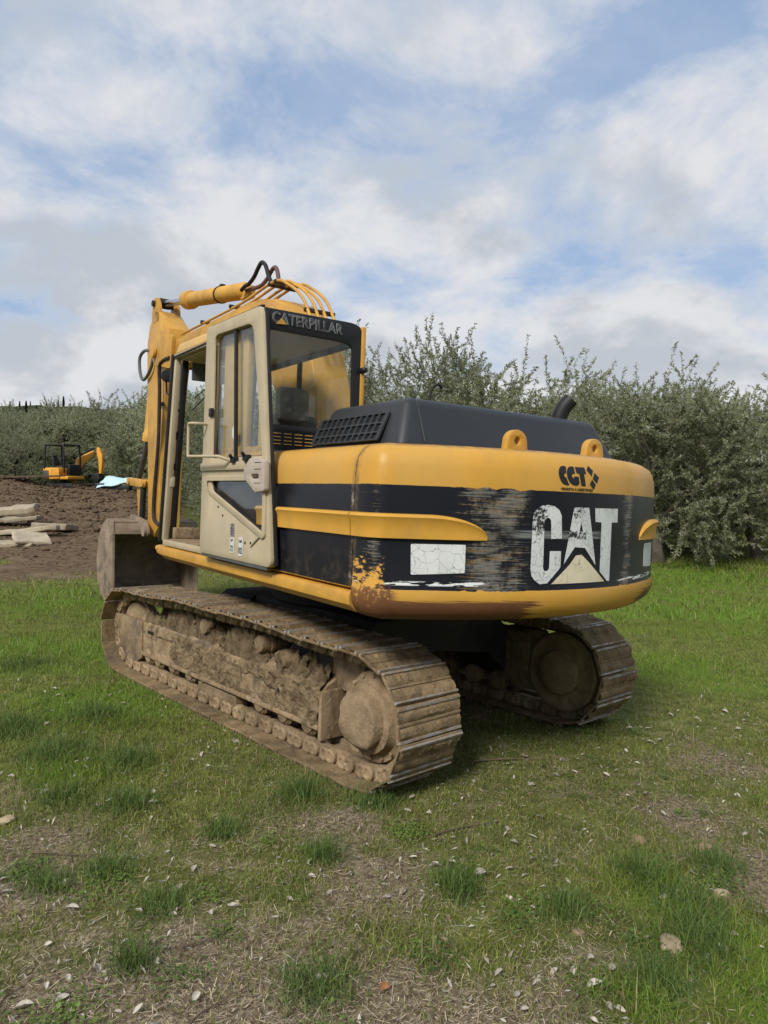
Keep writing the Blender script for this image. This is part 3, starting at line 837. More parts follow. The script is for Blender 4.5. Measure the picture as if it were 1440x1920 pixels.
    Z2 = np.minimum(Z2, 0.655)
    v = np.stack([sd * X2.ravel(), Y2.ravel(), Z2.ravel()], 1); idx = np.arange(v.shape[0]).reshape(Y2.shape)
    f = np.stack([idx[:-1, :-1], idx[1:, :-1], idx[1:, 1:], idx[:-1, 1:]], -1).reshape(-1, 4)
    mo = from_np('mud', v, f, MT['mud_clump'], frame, None, 180); mo['kind'] = 'stuff'
    yc_ = np.linspace(-1.06, 1.60, 330); zc_ = np.linspace(.185, .46, 40); Y3, Z3 = np.meshgrid(yc_, zc_, indexing='ij')
    th = sstep(fbm(Y3 * 2.2 + sd * 3, Z3 * 5, 150, 4) + .35 * (Z3 - .33), .44, .62) * (.35 + .9 * np.abs(fbm(Y3 * 14, Z3 * 16, 151, 4) - .5) * 2)
    X3 = 1.117 + .045 * th - .05 * sstep(Z3, .42, .46); idx = np.arange(Y3.size).reshape(Y3.shape)
    cr_ = from_np('mud_crust', np.stack([sd * X3.ravel(), Y3.ravel(), Z3.ravel()], 1), np.stack([idx[:-1, :-1], idx[1:, :-1], idx[1:, 1:], idx[:-1, 1:]], -1).reshape(-1, 4), MT['mud_clump'], frame, None, 180); cr_['kind'] = 'stuff'
    for j in range(16):                                                          # loose clods lying in it
        cy = rnd.uniform(-1.0, 1.5); cx = rnd.uniform(.96, 1.10); r0 = rnd.choice((.02, .025, .03, .045, .06)) * rnd.uniform(.7, 1.1)
        if j == 0: cy, cx, r0 = -0.62, 1.06, 0.085
        if j == 1: cy, cx, r0 = -0.50, 1.05, 0.06
        bm = bmesh.new(); bmesh.ops.create_icosphere(bm, subdivisions=3, radius=r0)
        for q in bm.verts:
            p = q.co * 14 / max(r0 * 12, .3)
            q.co *= 0.45 + 0.75 * float(fbm(p.x * 1.1 + j * 9 + 50 + p.z, p.y * 1.1 + p.z * 1.3 + 50, 70, 3)) + .5 * abs(float(fbm(p.x * 3 + j * 5 + 90, p.y * 3 - p.z * 3 + 90, 71, 3)) - .5)
        i0 = int(np.argmin(abs(ys - cy))); i1 = int(np.argmin(abs(xs - cx)))
        for q in bm.verts: q.co = q.co + Vector((S(cx), cy, float(Z2[i0, i1]) + r0 * 0.35))
        lo('mud_clod', bm, MT['mud_clump'], frame, 40)
    # sprocket and final drive
    bm = bmesh.new()
    lathe(bm, [(0.0, -.235), (.155, -.235), (.17, -.225), (.175, -.19), (.20, -.185), (.275, -.18), (.285, -.185), (.305, -.175), (.31, -.15), (.31, -.05), (.24, -.045), (.22, -.04), (.22, .05), (.262, .055), (.266, .07), (.262, .088), (.225, .092), (.205, .12), (.20, .15), (.165, .16),
               (.162, .215), (.155, .228), (.135, .234), (.10, .236), (.06, .238), (.03, .239), (0.0, .240)], (S(TG), YS, ZS), (sd, 0, 0), 40)
    for q in bm.verts:
        d_ = (q.co.x * sd - TG); e_ = Vector((0, q.co.y - YS, q.co.z - ZS))
        if d_ > .05:
            nz = float(fbm(q.co.y * 9 + 30, q.co.z * 9 + d_ * 14 + 30, 140, 4)) - .45
            if e_.length > .01: q.co += e_.normalized() * nz * .035
            q.co.x += sd * nz * .03
    fd = lo('final_drive', bm, MT['hub_mud'], None, 50)
    bm = bmesh.new()                                                             # toothed ring
    N = 21; pl = []
    for k in range(N):
        for da, rr in ((-.30, .255), (-.16, .295), (.16, .295), (.30, .255)):
            a = 2 * math.pi * (k + da) / N; pl.append((YS + rr * math.cos(a), ZS + rr * math.sin(a)))
    prism(bm, pl, S(TG - .028), S(TG + .028), .003, 1); lo('sprocket', bm, MT['hub_mud'], fd)
    for k in range(16):
        a = 2 * math.pi * k / 16
        bm = bmesh.new(); lathe(bm, [(.013, 0), (.013, .016), (.009, .02), (0, .02)], (S(TG + .088), YS + .243 * math.cos(a), ZS + .243 * math.sin(a)), (sd, 0, 0), 6)
        lo('bolt', bm, MT['hub_mud'], fd)
    bm = bmesh.new()
    lathe(bm, [(0, -.10), (.08, -.10), (.10, -.075), (.24, -.07), (.25, -.05), (.25, -.03), (.268, -.02), (.268, .02), (.25, .03), (.25, .05), (.24, .07), (.10, .075), (.08, .10), (0, .10)], (S(TG), YI, ZI), (1, 0, 0), 36)
    lo('idler', bm, MT['hub_mud'], None, 30)

bm = bmesh.new()                           # car body: arched legs front and rear, centre box, slewing ring
arch = [(-1.0, .20), (-.93, .20), (-.60, .45), (-.02, .53), (.02, .53), (.60, .45), (.93, .20), (1.0, .20), (1.0, .62), (.80, .66), (.62, .80), (-.62, .80), (-.80, .66), (-1.0, .62)]
for y0, y1 in ((-1.02, -.55), (.55, 1.02)):
    a = [bm.verts.new((x, y0, z)) for x, z in arch]; b = [bm.verts.new((x, y1, z)) for x, z in arch]
    bm.faces.new(a); bm.faces.new(b[::-1])
    for i in range(len(arch)): bm.faces.new((a[i], a[(i + 1) % len(arch)], b[(i + 1) % len(arch)], b[i]))
bx(bm, (-.62, -.56, .47), (.62, .56, .81), .03)
bx(bm, (.905, -1.05, .20), (.925, -.90, .63), .004); bx(bm, (-.925, -1.05, .20), (-.905, -.90, .63), .004)
lathe(bm, [(0, 0), (.66, 0), (.68, .02), (.68, .10), (.60, .11), (.60, .24), (0, .24)], (0, 0, .80), (0, 0, 1), 48)
lo('car_body', bm, MT['dark_under'])

# ---- upper structure
HW, YC, YR, YSEAM = 1.210, -2.077, -2.479, -1.908


def arc_y(x): return YR + (YC - YR) * (x / HW) ** 2


def plan_curve():
    L = []
    xs = np.linspace(-1.12, 0, 26)
    left = [(-HW, YSEAM), (-HW, -1.96)]
    p0, p1, p2 = np.array((-HW, -1.99)), np.array((-HW, YC - .02)), np.array((-1.12, arc_y(-1.12)))
    for t in np.linspace(0, 1, 9)[:-1]: left.append(tuple(p0 * (1 - t) ** 2 + p1 * 2 * t * (1 - t) + p2 * t * t))
    for x in xs: left.append((x, arc_y(x)))
    right = [(-x, y) for x, y in left[:-1]][::-1]
    return left + right


PC = np.array(plan_curve())


def normals2(P):
    t = np.gradient(P, axis=0); t /= np.linalg.norm(t, axis=1)[:, None]
    return np.stack([t[:, 1], -t[:, 0]], 1)      # outward for a curve running left side -> tail -> right side


PN = normals2(PC)
if PN[len(PN) // 2][1] > 0: PN = -PN


def sweep(bm, P, Nn, prof_fn, closed=True, caps=True):
    rings = []
    for i in range(len(P)):
        rings.append([bm.verts.new((P[i][0] + Nn[i][0] * o, P[i][1] + Nn[i][1] * o, z)) for o, z in prof_fn(i)])
    m = len(rings[0])
    for i in range(len(rings) - 1):
        for k in range(m if closed else m - 1): bm.faces.new((rings[i][k], rings[i][(k + 1) % m], rings[i + 1][(k + 1) % m], rings[i + 1][k]))
    if caps and closed: bm.faces.new(rings[0][::-1]); bm.faces.new(rings[-1])
    return rings


CWP = [(-.30, 1.005), (-.13, 1.012), (-.06, 1.030), (-.02, 1.062), (0, 1.105), (.006, 1.15), (.002, 1.186), (-.002, 1.20), (0, 1.45), (0, 1.74), (-.006, 1.84), (-.020, 1.892), (-.045, 1.930), (-.085, 1.955), (-.14, 1.966), (-.40, 1.970)]
bm = bmesh.new(); rings = sweep(bm, PC, PN, lambda i: CWP, closed=False)
bm.faces.new([r[-1] for r in rings]); bm.faces.new([r[0] for r in rings][::-1])
for r in (rings[0], rings[-1]): bm.faces.new(r)
cw = up('counterweight', bm, MT['cw'], None, 28)


def on_cw(x, z, d=0.0):
    """point on the tail face; d metres proud"""
    dydx = 2 * (YC - YR) * x / HW ** 2; n = Vector((dydx, -1, 0)).normalized()
    o = 0.0
    if z > 1.74: o = float(np.interp(z, [1.74, 1.84, 1.892, 1.93, 1.955], [0, -.006, -.020, -.045, -.085]))
    return Vector((x, arc_y(x), z)) + n * (d + o)


def decal(name, loops, mat, d=0.0022, thick=0.0012, sub=True):
    me = plate_mesh(loops, thick)
    bm = bmesh.new(); bm.from_mesh(me); bpy.data.meshes.remove(me)
    bmesh.ops.remove_doubles(bm, verts=bm.verts, dist=1e-5)
    if sub:
        for _ in range(2):
            es = [e for e in bm.edges if e.calc_length() > 0.07]
            if es: bmesh.ops.subdivide_edges(bm, edges=es, cuts=1)
        bmesh.ops.triangulate(bm, faces=[f for f in bm.faces if len(f.verts) > 4])
    for v in bm.verts: v.co = on_cw(v.co.x, v.co.y, d + v.co.z)
    return from_bm(name, bm, MT[mat], cw, None, None)


LC = [(-0.196, 1.52), (-0.193, 1.476), (-0.269, 1.474), (-0.271, 1.547), (-0.275, 1.576), (-0.285, 1.588), (-0.298, 1.591), (-0.31, 1.585), (-0.319, 1.569), (-0.317, 1.424), (-0.317, 1.314), (-0.311, 1.3), (-0.299, 1.295), (-0.284, 1.299), (-0.275, 1.311), (-0.274, 1.406), (-0.196, 1.406), (-0.196, 1.317), (-0.211, 1.3), (-0.285, 1.228), (-0.335, 1.224), (-0.369, 1.245), (-0.389, 1.27), (-0.397, 1.308), (-0.396, 1.424), (-0.394, 1.573), (-0.389, 1.61), (-0.369, 1.639), (-0.336, 1.656), (-0.297, 1.661), (-0.25, 1.654), (-0.22, 1.635), (-0.201, 1.602)]
LA = [(-0.108, 1.652), (0.014, 1.653), (0.047, 1.517), (0.091, 1.323), (-0.009, 1.423), (-0.092, 1.428), (-0.172, 1.333), (-0.152, 1.428)]
LAH = [(-0.048, 1.573), (-0.03, 1.517), (-0.059, 1.516)]
LT = [(0.071, 1.652), (0.306, 1.653), (0.308, 1.571), (0.24, 1.57), (0.24, 1.464), (0.238, 1.224), (0.213, 1.225), (0.136, 1.283), (0.135, 1.57), (0.076, 1.573)]
LTR = [(-0.035, 1.385), (0.028, 1.342), (0.186, 1.224), (-0.257, 1.223), (-0.124, 1.332), (-0.080, 1.380)]
GC = [(-0.169, 1.877), (-0.18, 1.882), (-0.192, 1.883), (-0.209, 1.878), (-0.223, 1.863), (-0.229, 1.841), (-0.224, 1.816), (-0.211, 1.794), (-0.195, 1.781), (-0.174, 1.775), (-0.15, 1.778), (-0.159, 1.789), (-0.17, 1.809), (-0.173, 1.816), (-0.182, 1.819), (-0.19, 1.827), (-0.191, 1.835), (-0.183, 1.842), (-0.174, 1.843), (-0.172, 1.862)]
GG = [(-0.111, 1.883), (-0.137, 1.882), (-0.155, 1.874), (-0.166, 1.857), (-0.17, 1.839), (-0.164, 1.816), (-0.147, 1.792), (-0.125, 1.779), (-0.102, 1.775), (-0.083, 1.779), (-0.072, 1.791), (-0.079, 1.827), (-0.115, 1.826), (-0.114, 1.816), (-0.12, 1.815), (-0.13, 1.823), (-0.133, 1.832), (-0.128, 1.84), (-0.106, 1.844)]
GT = [(-0.101, 1.881), (-0.022, 1.882), (-0.014, 1.845), (-0.033, 1.845), (-0.02, 1.776), (-0.056, 1.776), (-0.072, 1.845), (-0.092, 1.845)]
for nm, lp, mt in (('letter', [LC], 'white_paint'), ('letter', [LA, LAH], 'white_paint'), ('letter', [LT], 'white_paint'), ('emblem', [LTR], 'cream_paint'),
                   ('letter', [GC], 'print_black'), ('letter', [GG], 'print_black'), ('letter', [GT], 'print_black'),
                   ('emblem', [[(0.015, 1.894), (0.051, 1.867), (0.033, 1.833), (-0.005, 1.867)]], 'print_black'), ('emblem', [[(0.063, 1.855), (0.099, 1.83), (0.078, 1.795), (0.043, 1.821)]], 'print_black'),
                   ('emblem', [[(0.036, 1.815), (0.069, 1.787), (0.049, 1.758), (0.016, 1.787)]], 'print_black')):
    decal(nm, lp, mt)
for s in (-1, 1): decal('white_label', [roundpoly([(s * 1.031, 1.432), (s * 0.766, 1.434), (s * 0.766, 1.284), (s * 1.027, 1.270)], .006, 2)], 'label_white')
text_obj('lettering', 'VENDITA E ASSISTENZA', 0.02, lambda a, b, c: on_cw(a, b, 0.003 + c), MT['print_black'], cw, thick=0.002, fit=(-0.215, 0.042, 1.7465, 1.7615))
# lifting eyes
for s in (-1, 1):
    cx = s * 0.338; out = [(cx - .080, 1.955), (cx - .072, 2.012)] + [(cx + .072 * math.cos(a), 2.012 + .066 * math.sin(a)) for a in np.linspace(math.pi * .9, math.pi * .1, 10)] + [(cx + .072, 2.012), (cx + .080, 1.955)]
    hole = [(cx + .027 * math.cos(a), 2.018 + .026 * math.sin(a)) for a in np.linspace(0, 2 * math.pi, 17)[:-1]]
    hole = [(cx + (a - cx) * 1.1, 2.02 + (b - 2.018) * 1.15) for a, b in hole]
    plate('lifting_eye', [out, hole], 0.05, lambda a, b, c: Vector((a, -2.22 + c, b)), MT['yellow'], cw, bevel=0.006)


def rib_prof(k):
    return [(0.0, 1.46 + .128 * k), (.024 * k + .002, 1.46 + .124 * k), (.036 * k + .002, 1.46 + .110 * k), (.020 * k + .002, 1.46 + .080 * k), (.018 * k + .002, 1.46 + .03 * k), (.018 * k + .002, 1.459), (-.02, 1.455), (-.02, 1.46 + .128 * k)]


def rib(name, P, K, parent):
    P = np.array(P); Nn = normals2(P)
    if Nn[0][0] * P[0][0] < 0 and abs(Nn[0][0]) > .5: Nn = -Nn
    if abs(Nn[0][0]) <= .5 and Nn[0][1] > 0: Nn = -Nn
    bm = bmesh.new(); sweep(bm, P, Nn, lambda i: rib_prof(K[i])); return up(name, bm, MT['yellow'], parent, 30)


for s in (-1, 1):
    sel = [(x, y) for x, y in PC if x <= -0.96]
    Pn = [(x, y) for x, y in sel] + [(x, arc_y(x)) for x in np.linspace(-.94, -.655, 16)]
    K = [1.0] * len(sel) + [max(0.02, math.sqrt(max(0, 1 - ((x + .96) / .31) ** 2))) for x in np.linspace(-.94, -.655, 16)]
    Pn[0] = (Pn[0][0], YSEAM - .002)
    if s > 0: Pn = [(-x, y) for x, y in Pn]
    rib('moulding', Pn, K, cw)

for s in (-1, 1):                           # engine-side panels
    P = np.array([(s * HW, y) for y in np.linspace(-0.70, YSEAM + .009, 12)]); Nn = np.array([(s, 0)] * 12, float)
    pr = [(-.30, 1.168), (-.02, 1.166), (0, 1.176), (0, 1.45), (0, 1.74), (-.006, 1.84), (-.020, 1.892), (-.045, 1.930), (-.085, 1.955), (-.14, 1.966), (-.32, 1.969)]
    bm = bmesh.new(); sweep(bm, P, Nn, lambda i: pr); sp = up('side_panel', bm, MT['stripe'], None, 28)
    Pr = [(s * HW, y) for y in np.linspace(-0.70, YSEAM + .011, 10)]
    rib('moulding', Pr, [1.0] * 10, sp)
    # sill beam under the platform
    P = np.array([(s * HW, y) for y in [1.545, 1.535, 1.50, 1.44] + list(np.linspace(1.3, YSEAM + .009, 14))]); Nn = np.array([(s, 0)] * len(P), float)
    kk = [.30, .62, .88, .97] + [1.0] * 14
    pr = lambda i: [(-.16, 1.154), (-.02, 1.156), (.004, 1.148), (.012, 1.125), (.006 - .02 * (1 - kk[i]), 1.154 - .075 * kk[i]), (-.05, 1.154 - .118 * kk[i]), (-.09, 1.154 - .128 * kk[i]), (-.16, 1.154 - .128 * kk[i])]
    bm = bmesh.new(); sweep(bm, P, Nn, pr); up('sill_beam', bm, MT['yellow_worn'], None, 30)

bm = bmesh.new()                            # platform, engine bay core and boom foot brackets
bx(bm, (-1.06, -1.90, 1.035), (1.06, 1.30, 1.150), .01); bx(bm, (-.93, -1.93, 1.152), (.93, -.74, 1.9665), .01)
bx(bm, (-.30, -.2, 1.15), (-.255, .75, 1.85), .01); bx(bm, (.255, -.2, 1.15), (.30, .75, 1.85), .01)
up('platform', bm, MT['dark_under'])
bm = bmesh.new(); bx(bm, (.42, -.66, 1.152), (1.19, .55, 1.93), .05, 3); up('fuel_tank', bm, MT['yellow'])
bm = bmesh.new(); bx(bm, (.50, .58, 1.152), (1.18, 1.32, 1.55), .04, 3); up('tool_box', bm, MT['yellow'])

# hood
bm = bmesh.new()
HB = [(-1.02, -1.06), (-1.00, -2.02), (.86, -2.02), (.86, -1.06)]; HTp = [(-.90, -1.10), (-.90, -1.93), (.70, -1.93), (.70, -1.10)]
hexa(bm, [(x, y, 1.972) for x, y in HB] + [(x, y, 2.245) for x, y in HTp])
es = [e for e in bm.edges if max(v.co.z for v in e.verts) > 2.2]
bmesh.ops.bevel(bm, geom=es, offset=.055, segments=5, affect='EDGES', profile=.5)
hood = up('hood', bm, MT['hood_grey'], None, 28)
bm = bmesh.new()                            # pressed line round the hood
for a, b in (((-.835, -1.925, 2.2445), (-.835, -2.0225, 1.99)),): bar(bm, a, b, .0035, .0035)
up('seam', bm, MT['hose_grey'], hood)
Lp = Vector((-1.015, 0, 1.985)); Lt = Vector((-.915, 0, 2.20)) - Lp; Ln = Vector((-Lt.z, 0, Lt.x)).normalized(); LLen = Lt.length; Lt.normalize()


def on_hood(a, b, c):                        # a along y, b up the slope, c proud
    q = Lp + Lt * b + Ln * c; return Vector((q.x, a, q.z))


cells = []
for r, (b0, b1) in enumerate(((.010, .050), (.060, .112), (.122, .178))):
    for k in range(11):
        y0 = -1.805 + k * .066; cells.append(roundpoly([(y0, b0), (y0 + .052, b0), (y0 + .052, b1), (y0, b1)], .008, 2))
frm = roundpoly([(-1.835, .002), (-1.06, .002), (-1.06, .188), (-1.835, .188)], .01, 2)
plate('grille', [frm] + cells, .012, lambda a, b, c: on_hood(a, b, .012 + c), MT['hood_grey'], hood)
bm = bmesh.new()
v = [bm.verts.new(on_hood(a, b, .0035)) for a, b in ((-1.83, .004), (-1.065, .004), (-1.065, .186), (-1.83, .186))]
w = [bm.verts.new(on_hood(a, b, .0055)) for a, b in ((-1.83, .004), (-1.065, .004), (-1.065, .186), (-1.83, .186))]
bm.faces.new(v[::-1]); bm.faces.new(w)
for i in range(4): bm.faces.new((v[i], v[(i + 1) % 4], w[(i + 1) % 4], w[i]))
up('grille_shade_sheet', bm, MT['black'], hood)  # black sheet stands in for the shaded space behind the grille holes
bm = bmesh.new()                            # exhaust stack, cut slanting
pts = spline([(.60, -1.70, 2.15), (.602, -1.70, 2.26), (.622, -1.72, 2.345), (.660, -1.755, 2.41)], 5)
tube(bm, pts, .055, 18, cap=False); tube(bm, pts, .047, 18, cap=False)
up('exhaust_pipe', bm, MT['black'], hood, 60)
bm = bmesh.new(); tube(bm, spline([(-.22, -1.25, 2.22), (-.21, -1.25, 2.36), (-.19, -1.25, 2.44), (-.14, -1.25, 2.475), (-.10, -1.25, 2.455)], 6), .010, 8)
up('breather_pipe', bm, MT['rubber'], hood, 60)
# ---- cab
CL, CR, YB = -1.21, -.405, -.70
bm = bmesh.new()
bx(bm, (CL + .01, -.68, 1.165), (CR, 1.40, 1.215), .008)                                  # floor
cab = up('cab', bm, MT['beige'])


def cpart(name, mat, *ops, smooth=35):
    bm = bmesh.new()
    for op in ops: op(bm)
    return up(name, bm, MT[mat], cab, smooth)


B = lambda lo_, hi_, bev=.008: (lambda bm: bx(bm, lo_, hi_, bev))
BR = lambda a, b, w, d, u=(1, 0, 0), bev=.006: (lambda bm: bar(bm, a, b, w, d, u, bev))
# roof: crowned slab
bm = bmesh.new()
P = [(CL + .005, YB + .01, 2.865), (CR, YB + .01, 2.865), (CR, 1.20, 2.885), (CL + .005, 1.20, 2.885), (CL + .03, YB + .04, 2.945), (CR - .02, YB + .04, 2.945), (CR - .02, 1.15, 2.985), (CL + .03, 1.15, 2.985)]
hexa(bm, P, .025, 3); bx(bm, (CL + .14, .45, 2.972), (CR - .12, 1.08, 3.012), .012); bx(bm, (CL + .06, 1.12, 2.90), (CR - .05, 1.27, 2.96), .02)
up('roof', bm, MT['yellow_faded'], cab)
cpart('headliner', 'beige', B((CL + .05, YB + .06, 2.835), (CR - .04, 1.15, 2.862)))
cpart('front_pillar', 'beige', BR((CL + .035, 1.405, 1.21), (CL + .035, 1.185, 2.87), .055, .05))
cpart('door_seal', 'rubber', BR((CL + .004, 1.452, 1.20), (CL + .004, 1.228, 2.89), .030, .034), BR((CL + .004, 1.21, 2.862), (CL + .004, .28, 2.862), .02, .02, (0, 0, 1)))
cpart('front_pillar', 'black', BR((CL + .10, 1.40, 1.21), (CL + .10, 1.18, 2.87), .05, .05), BR((CR - .04, 1.39, 1.21), (CR - .04, 1.17, 2.87), .06, .05))
cpart('roof_rail', 'beige', BR((CL + .02, YB + .05, 2.85), (CL + .02, 1.20, 2.868), .04, .035, (0, 0, 1)))
cpart('centre_pillar', 'beige', B((CL + .012, .225, 1.21), (CL + .075, .295, 2.86)))
cpart('side_wall', 'yellow_faded', B((CL + .006, -.42, 1.99), (CL + .05, .02, 2.86)), B((CL + .006, YB + .012, 1.99), (CL + .05, -.62, 2.86)), B((CL + .008, -.64, 2.80), (CL + .048, .24, 2.858)))
bm = bmesh.new(); bx(bm, (CL + .004, -.69, 1.20), (CL + .05, .222, 1.995), .006); up('side_wall', bm, MT['stripe'], cab)
cpart('side_window', 'glass_cab', B((CL + .024, .018, 1.992), (CL + .030, .222, 2.80), 0), B((CL + .024, -.622, 1.992), (CL + .030, -.418, 2.80), 0))
# rear: black-bordered pane, lettering, louvred panel, yellow corner post
RF = lambda a, b, c: Vector((a, YB + c, b))
hole = roundpoly([(-1.178, 2.145), (-.505, 2.140), (-.515, 2.775), (-.62, 2.79), (-1.178, 2.79)], [.03, .02, .10, .05, .02], 5)
plate('rear_window_frame', [roundpoly([(CL + .004, 2.108), (-.447, 2.108), (-.447, 2.915), (-.52, 2.935), (CL + .004, 2.925)], [.005, .005, .06, .03, .02], 4), hole], .022, RF, MT['black'], cab, bevel=.003)
plate('rear_window', [roundpoly([(-1.19, 2.13), (-.50, 2.13), (-.50, 2.80), (-1.19, 2.80)], .03, 3)], .005, RF, MT['glass_rear'], cab)
text_obj('lettering', 'CATERPILLAR', .1, lambda a, b, c: Vector((a, YB - .014 + c, b)), MT['band_grey'], cab, outline=.0042, fit=(-1.170, -.605, 2.830, 2.912))
plate('emblem', [[(-1.142, 2.826), (-1.058, 2.834), (-1.102, 2.872)]], .004, lambda a, b, c: Vector((a, YB - .0205 + c, b)), MT['yellow'], cab)
slots = []
for k in range(4):
    for j in range(4):
        x0 = -1.135 + k * .083; z0 = 2.008 + j * .024; slots.append([(x0, z0), (x0 + .062, z0), (x0 + .062, z0 + .010), (x0, z0 + .010)])
plate('louvre_panel', [[(CL + .006, 1.972), (-.447, 1.972), (-.447, 2.105), (CL + .006, 2.105)]] + slots, .018, RF, MT['black'], cab)
for x0, z0 in [(s_[0][0], s_[0][1]) for s_ in slots]: cpart('louvre', 'yellow_faded', B((x0 + .002, YB - .016, z0 + .004), (x0 + .060, YB + .004, z0 + .0095), 0))
cpart('louvre_backing', 'yellow_faded', B((CL + .03, YB + .03, 1.975), (-.46, YB + .036, 2.10), 0))
cpart('corner_post', 'yellow', BR((-.425, YB + .005, 1.972), (-.425, YB + .005, 2.925), .038, .05, (0, 1, 0), .012))
cpart('window_latch', 'black', lambda bm: lathe(bm, [(0, 0), (.022, 0), (.022, .05), (.014, .06), (0, .06)], (-.435, YB - .012, 2.60), (0, -1, 0), 12))
# right side and front
cpart('side_wall', 'yellow', B((CR - .02, -.66, 1.20), (CR + .012, 1.38, 1.72)))
cpart('side_pillar', 'black', B((CR - .02, .28, 1.72), (CR + .008, .34, 2.86)), B((CR - .022, -.66, 2.80), (CR + .008, 1.19, 2.862)), B((CR - .021, -.66, 1.722), (CR + .007, 1.34, 1.76)))
cpart('side_window', 'glass_cab', B((CR - .008, -.60, 1.76), (CR - .003, 1.26, 2.80), 0))
bm = bmesh.new(); hexa(bm, [(CL + .13, 1.385, 1.23), (CR - .07, 1.385, 1.23), (CR - .07, 1.391, 1.23), (CL + .13, 1.391, 1.23), (CL + .13, 1.17, 2.85), (CR - .07, 1.17, 2.85), (CR - .07, 1.176, 2.85), (CL + .13, 1.176, 2.85)])
up('windscreen', bm, MT['glass_cab'], cab)
cpart('wiper', 'black', lambda bm: tube(bm, [(-1.02, 1.165, 2.52), (-.70, 1.20, 2.80)], .006, 6), lambda bm: tube(bm, [(-1.04, 1.18, 2.40), (-.72, 1.20, 2.76)], .006, 6))
cpart('sun_visor', 'hose_grey', B((-1.08, 1.08, 2.66), (-.55, 1.10, 2.82), .008))
cpart('floor_mat', 'mud_frame', B((CL + .05, .32, 1.2155), (CR - .05, 1.34, 1.226), .004), B((CL + .09, 1.30, 1.2265), (CR - .08, 1.37, 1.33), .008))
cpart('seat', 'seat_grey', B((-1.04, -.20, 1.58), (-.60, .30, 1.70), .04), lambda bm: hexa(bm, [(-1.03, -.32, 1.70), (-.61, -.32, 1.70), (-.61, -.20, 1.70), (-1.03, -.20, 1.70), (-1.01, -.46, 2.26), (-.63, -.46, 2.26), (-.63, -.36, 2.26), (-1.01, -.36, 2.26)], .04),
      B((-1.00, -.52, 2.20), (-.74, -.42, 2.45), .045), B((-1.0, -.15, 1.22), (-.64, .25, 1.56), .03))
cpart('console', 'black', B((-1.13, -.10, 1.50), (-1.06, .42, 1.72), .02), B((-.58, -.10, 1.50), (-.47, .55, 1.76), .02), lambda bm: tube(bm, spline([(-1.09, .36, 1.70), (-1.09, .38, 1.84), (-1.08, .36, 1.93)], 5), .016, 8),
      lambda bm: tube(bm, spline([(-.52, .45, 1.75), (-.52, .47, 1.90), (-.53, .45, 1.99)], 5), .016, 8))
cpart('monitor', 'black', B((-.62, 1.02, 1.95), (-.46, 1.08, 2.12), .02), BR((-.54, 1.05, 1.75), (-.54, 1.05, 1.96), .02, .02))
cpart('travel_lever', 'black', lambda bm: tube(bm, spline([(-.86, .95, 1.22), (-.86, .93, 1.60), (-.86, .85, 1.86), (-.86, .80, 1.90)], 5), .012, 8), lambda bm: tube(bm, spline([(-.72, .95, 1.22), (-.72, .93, 1.60), (-.72, .85, 1.86), (-.72, .80, 1.90)], 5), .012, 8))
cpart('console', 'orange', lambda bm: hexa(bm, [(-.60, 1.05, 1.40), (-.47, 1.05, 1.40), (-.47, 1.15, 1.40), (-.60, 1.15, 1.40), (-.58, 1.06, 1.62), (-.49, 1.06, 1.62), (-.49, 1.14, 1.62), (-.58, 1.14, 1.62)], .012))
cpart('grab_handle', 'black', lambda bm: tube(bm, spline([(CL + .075, 1.30, 2.20), (CL + .03, 1.28, 2.22), (CL + .03, 1.26, 2.38), (CL + .075, 1.255, 2.40)], 4), .012, 8), B((CL + .05, 1.29, 2.14), (CL + .14, 1.35, 2.21), .01), B((CL + .055, 1.33, 1.86), (CL + .12, 1.40, 1.92), .01))
cpart('latch_striker', 'beige', B((CL + .03, 1.30, 1.70), (CL + .08, 1.385, 1.80), .01), lambda bm: lathe(bm, [(.014, 0), (.014, .04), (0, .04)], (CL + .05, 1.33, 1.745), (-1, 0, 0), 10))
cpart('mirror', 'black', lambda bm: lathe(bm, [(0, 0), (.05, 0), (.06, .012), (.055, .03), (0, .036)], (-1.14, 1.62, 2.75), (0, -1, .15), 20), lambda bm: tube(bm, [(-1.14, 1.64, 2.75), (-1.12, 1.66, 2.60), (-1.10, 1.30, 2.45)], .009, 6))

# ---- door, folded back against the cab side; we look at its inner face
DX = -1.262                                  # middle of the panel
DF = lambda a, b, c: Vector((DX - c, a, b))
outl = roundpoly([(.20, 1.205), (.19, 2.925), (-.79, 2.905), (-1.055, 1.205)], [.03, .04, .07, .06], 5)
win_u = roundpoly([(.036, 2.858), (-.672, 2.828), (-.885, 1.905), (.010, 1.912)], [.08, .09, .02, .02], 5)
win_l = roundpoly([(.018, 1.762), (-.915, 1.762), (-.925, 1.42), (-.895, 1.405), (-.01, 1.665)], [.04, .03, .03, .03, .05], 4)
door = plate('door', [outl, win_u, win_l], .052, DF, MT['beige'], EX, UM, bevel=.010, smooth=40)


def dring(name, loop, w, thick, c0, mat, bev=.004):
    """frame of width w round an opening"""
    cx = sum(p[0] for p in loop) / len(loop); cy = sum(p[1] for p in loop) / len(loop)
    inner = []
    n = len(loop)
    for i in range(n):
        p0, p, p1 = Vector(loop[i - 1]), Vector(loop[i]), Vector(loop[(i + 1) % n]); t = (p1 - p0).normalized(); nn = Vector((-t.y, t.x))
        if nn.dot(Vector((cx, cy)) - p) < 0: nn = -nn
        inner.append(tuple(p + nn * w))
    return plate(name, [loop, inner], thick, lambda a, b, c: DF(a, b, c + c0), MT[mat], door, bevel=bev)


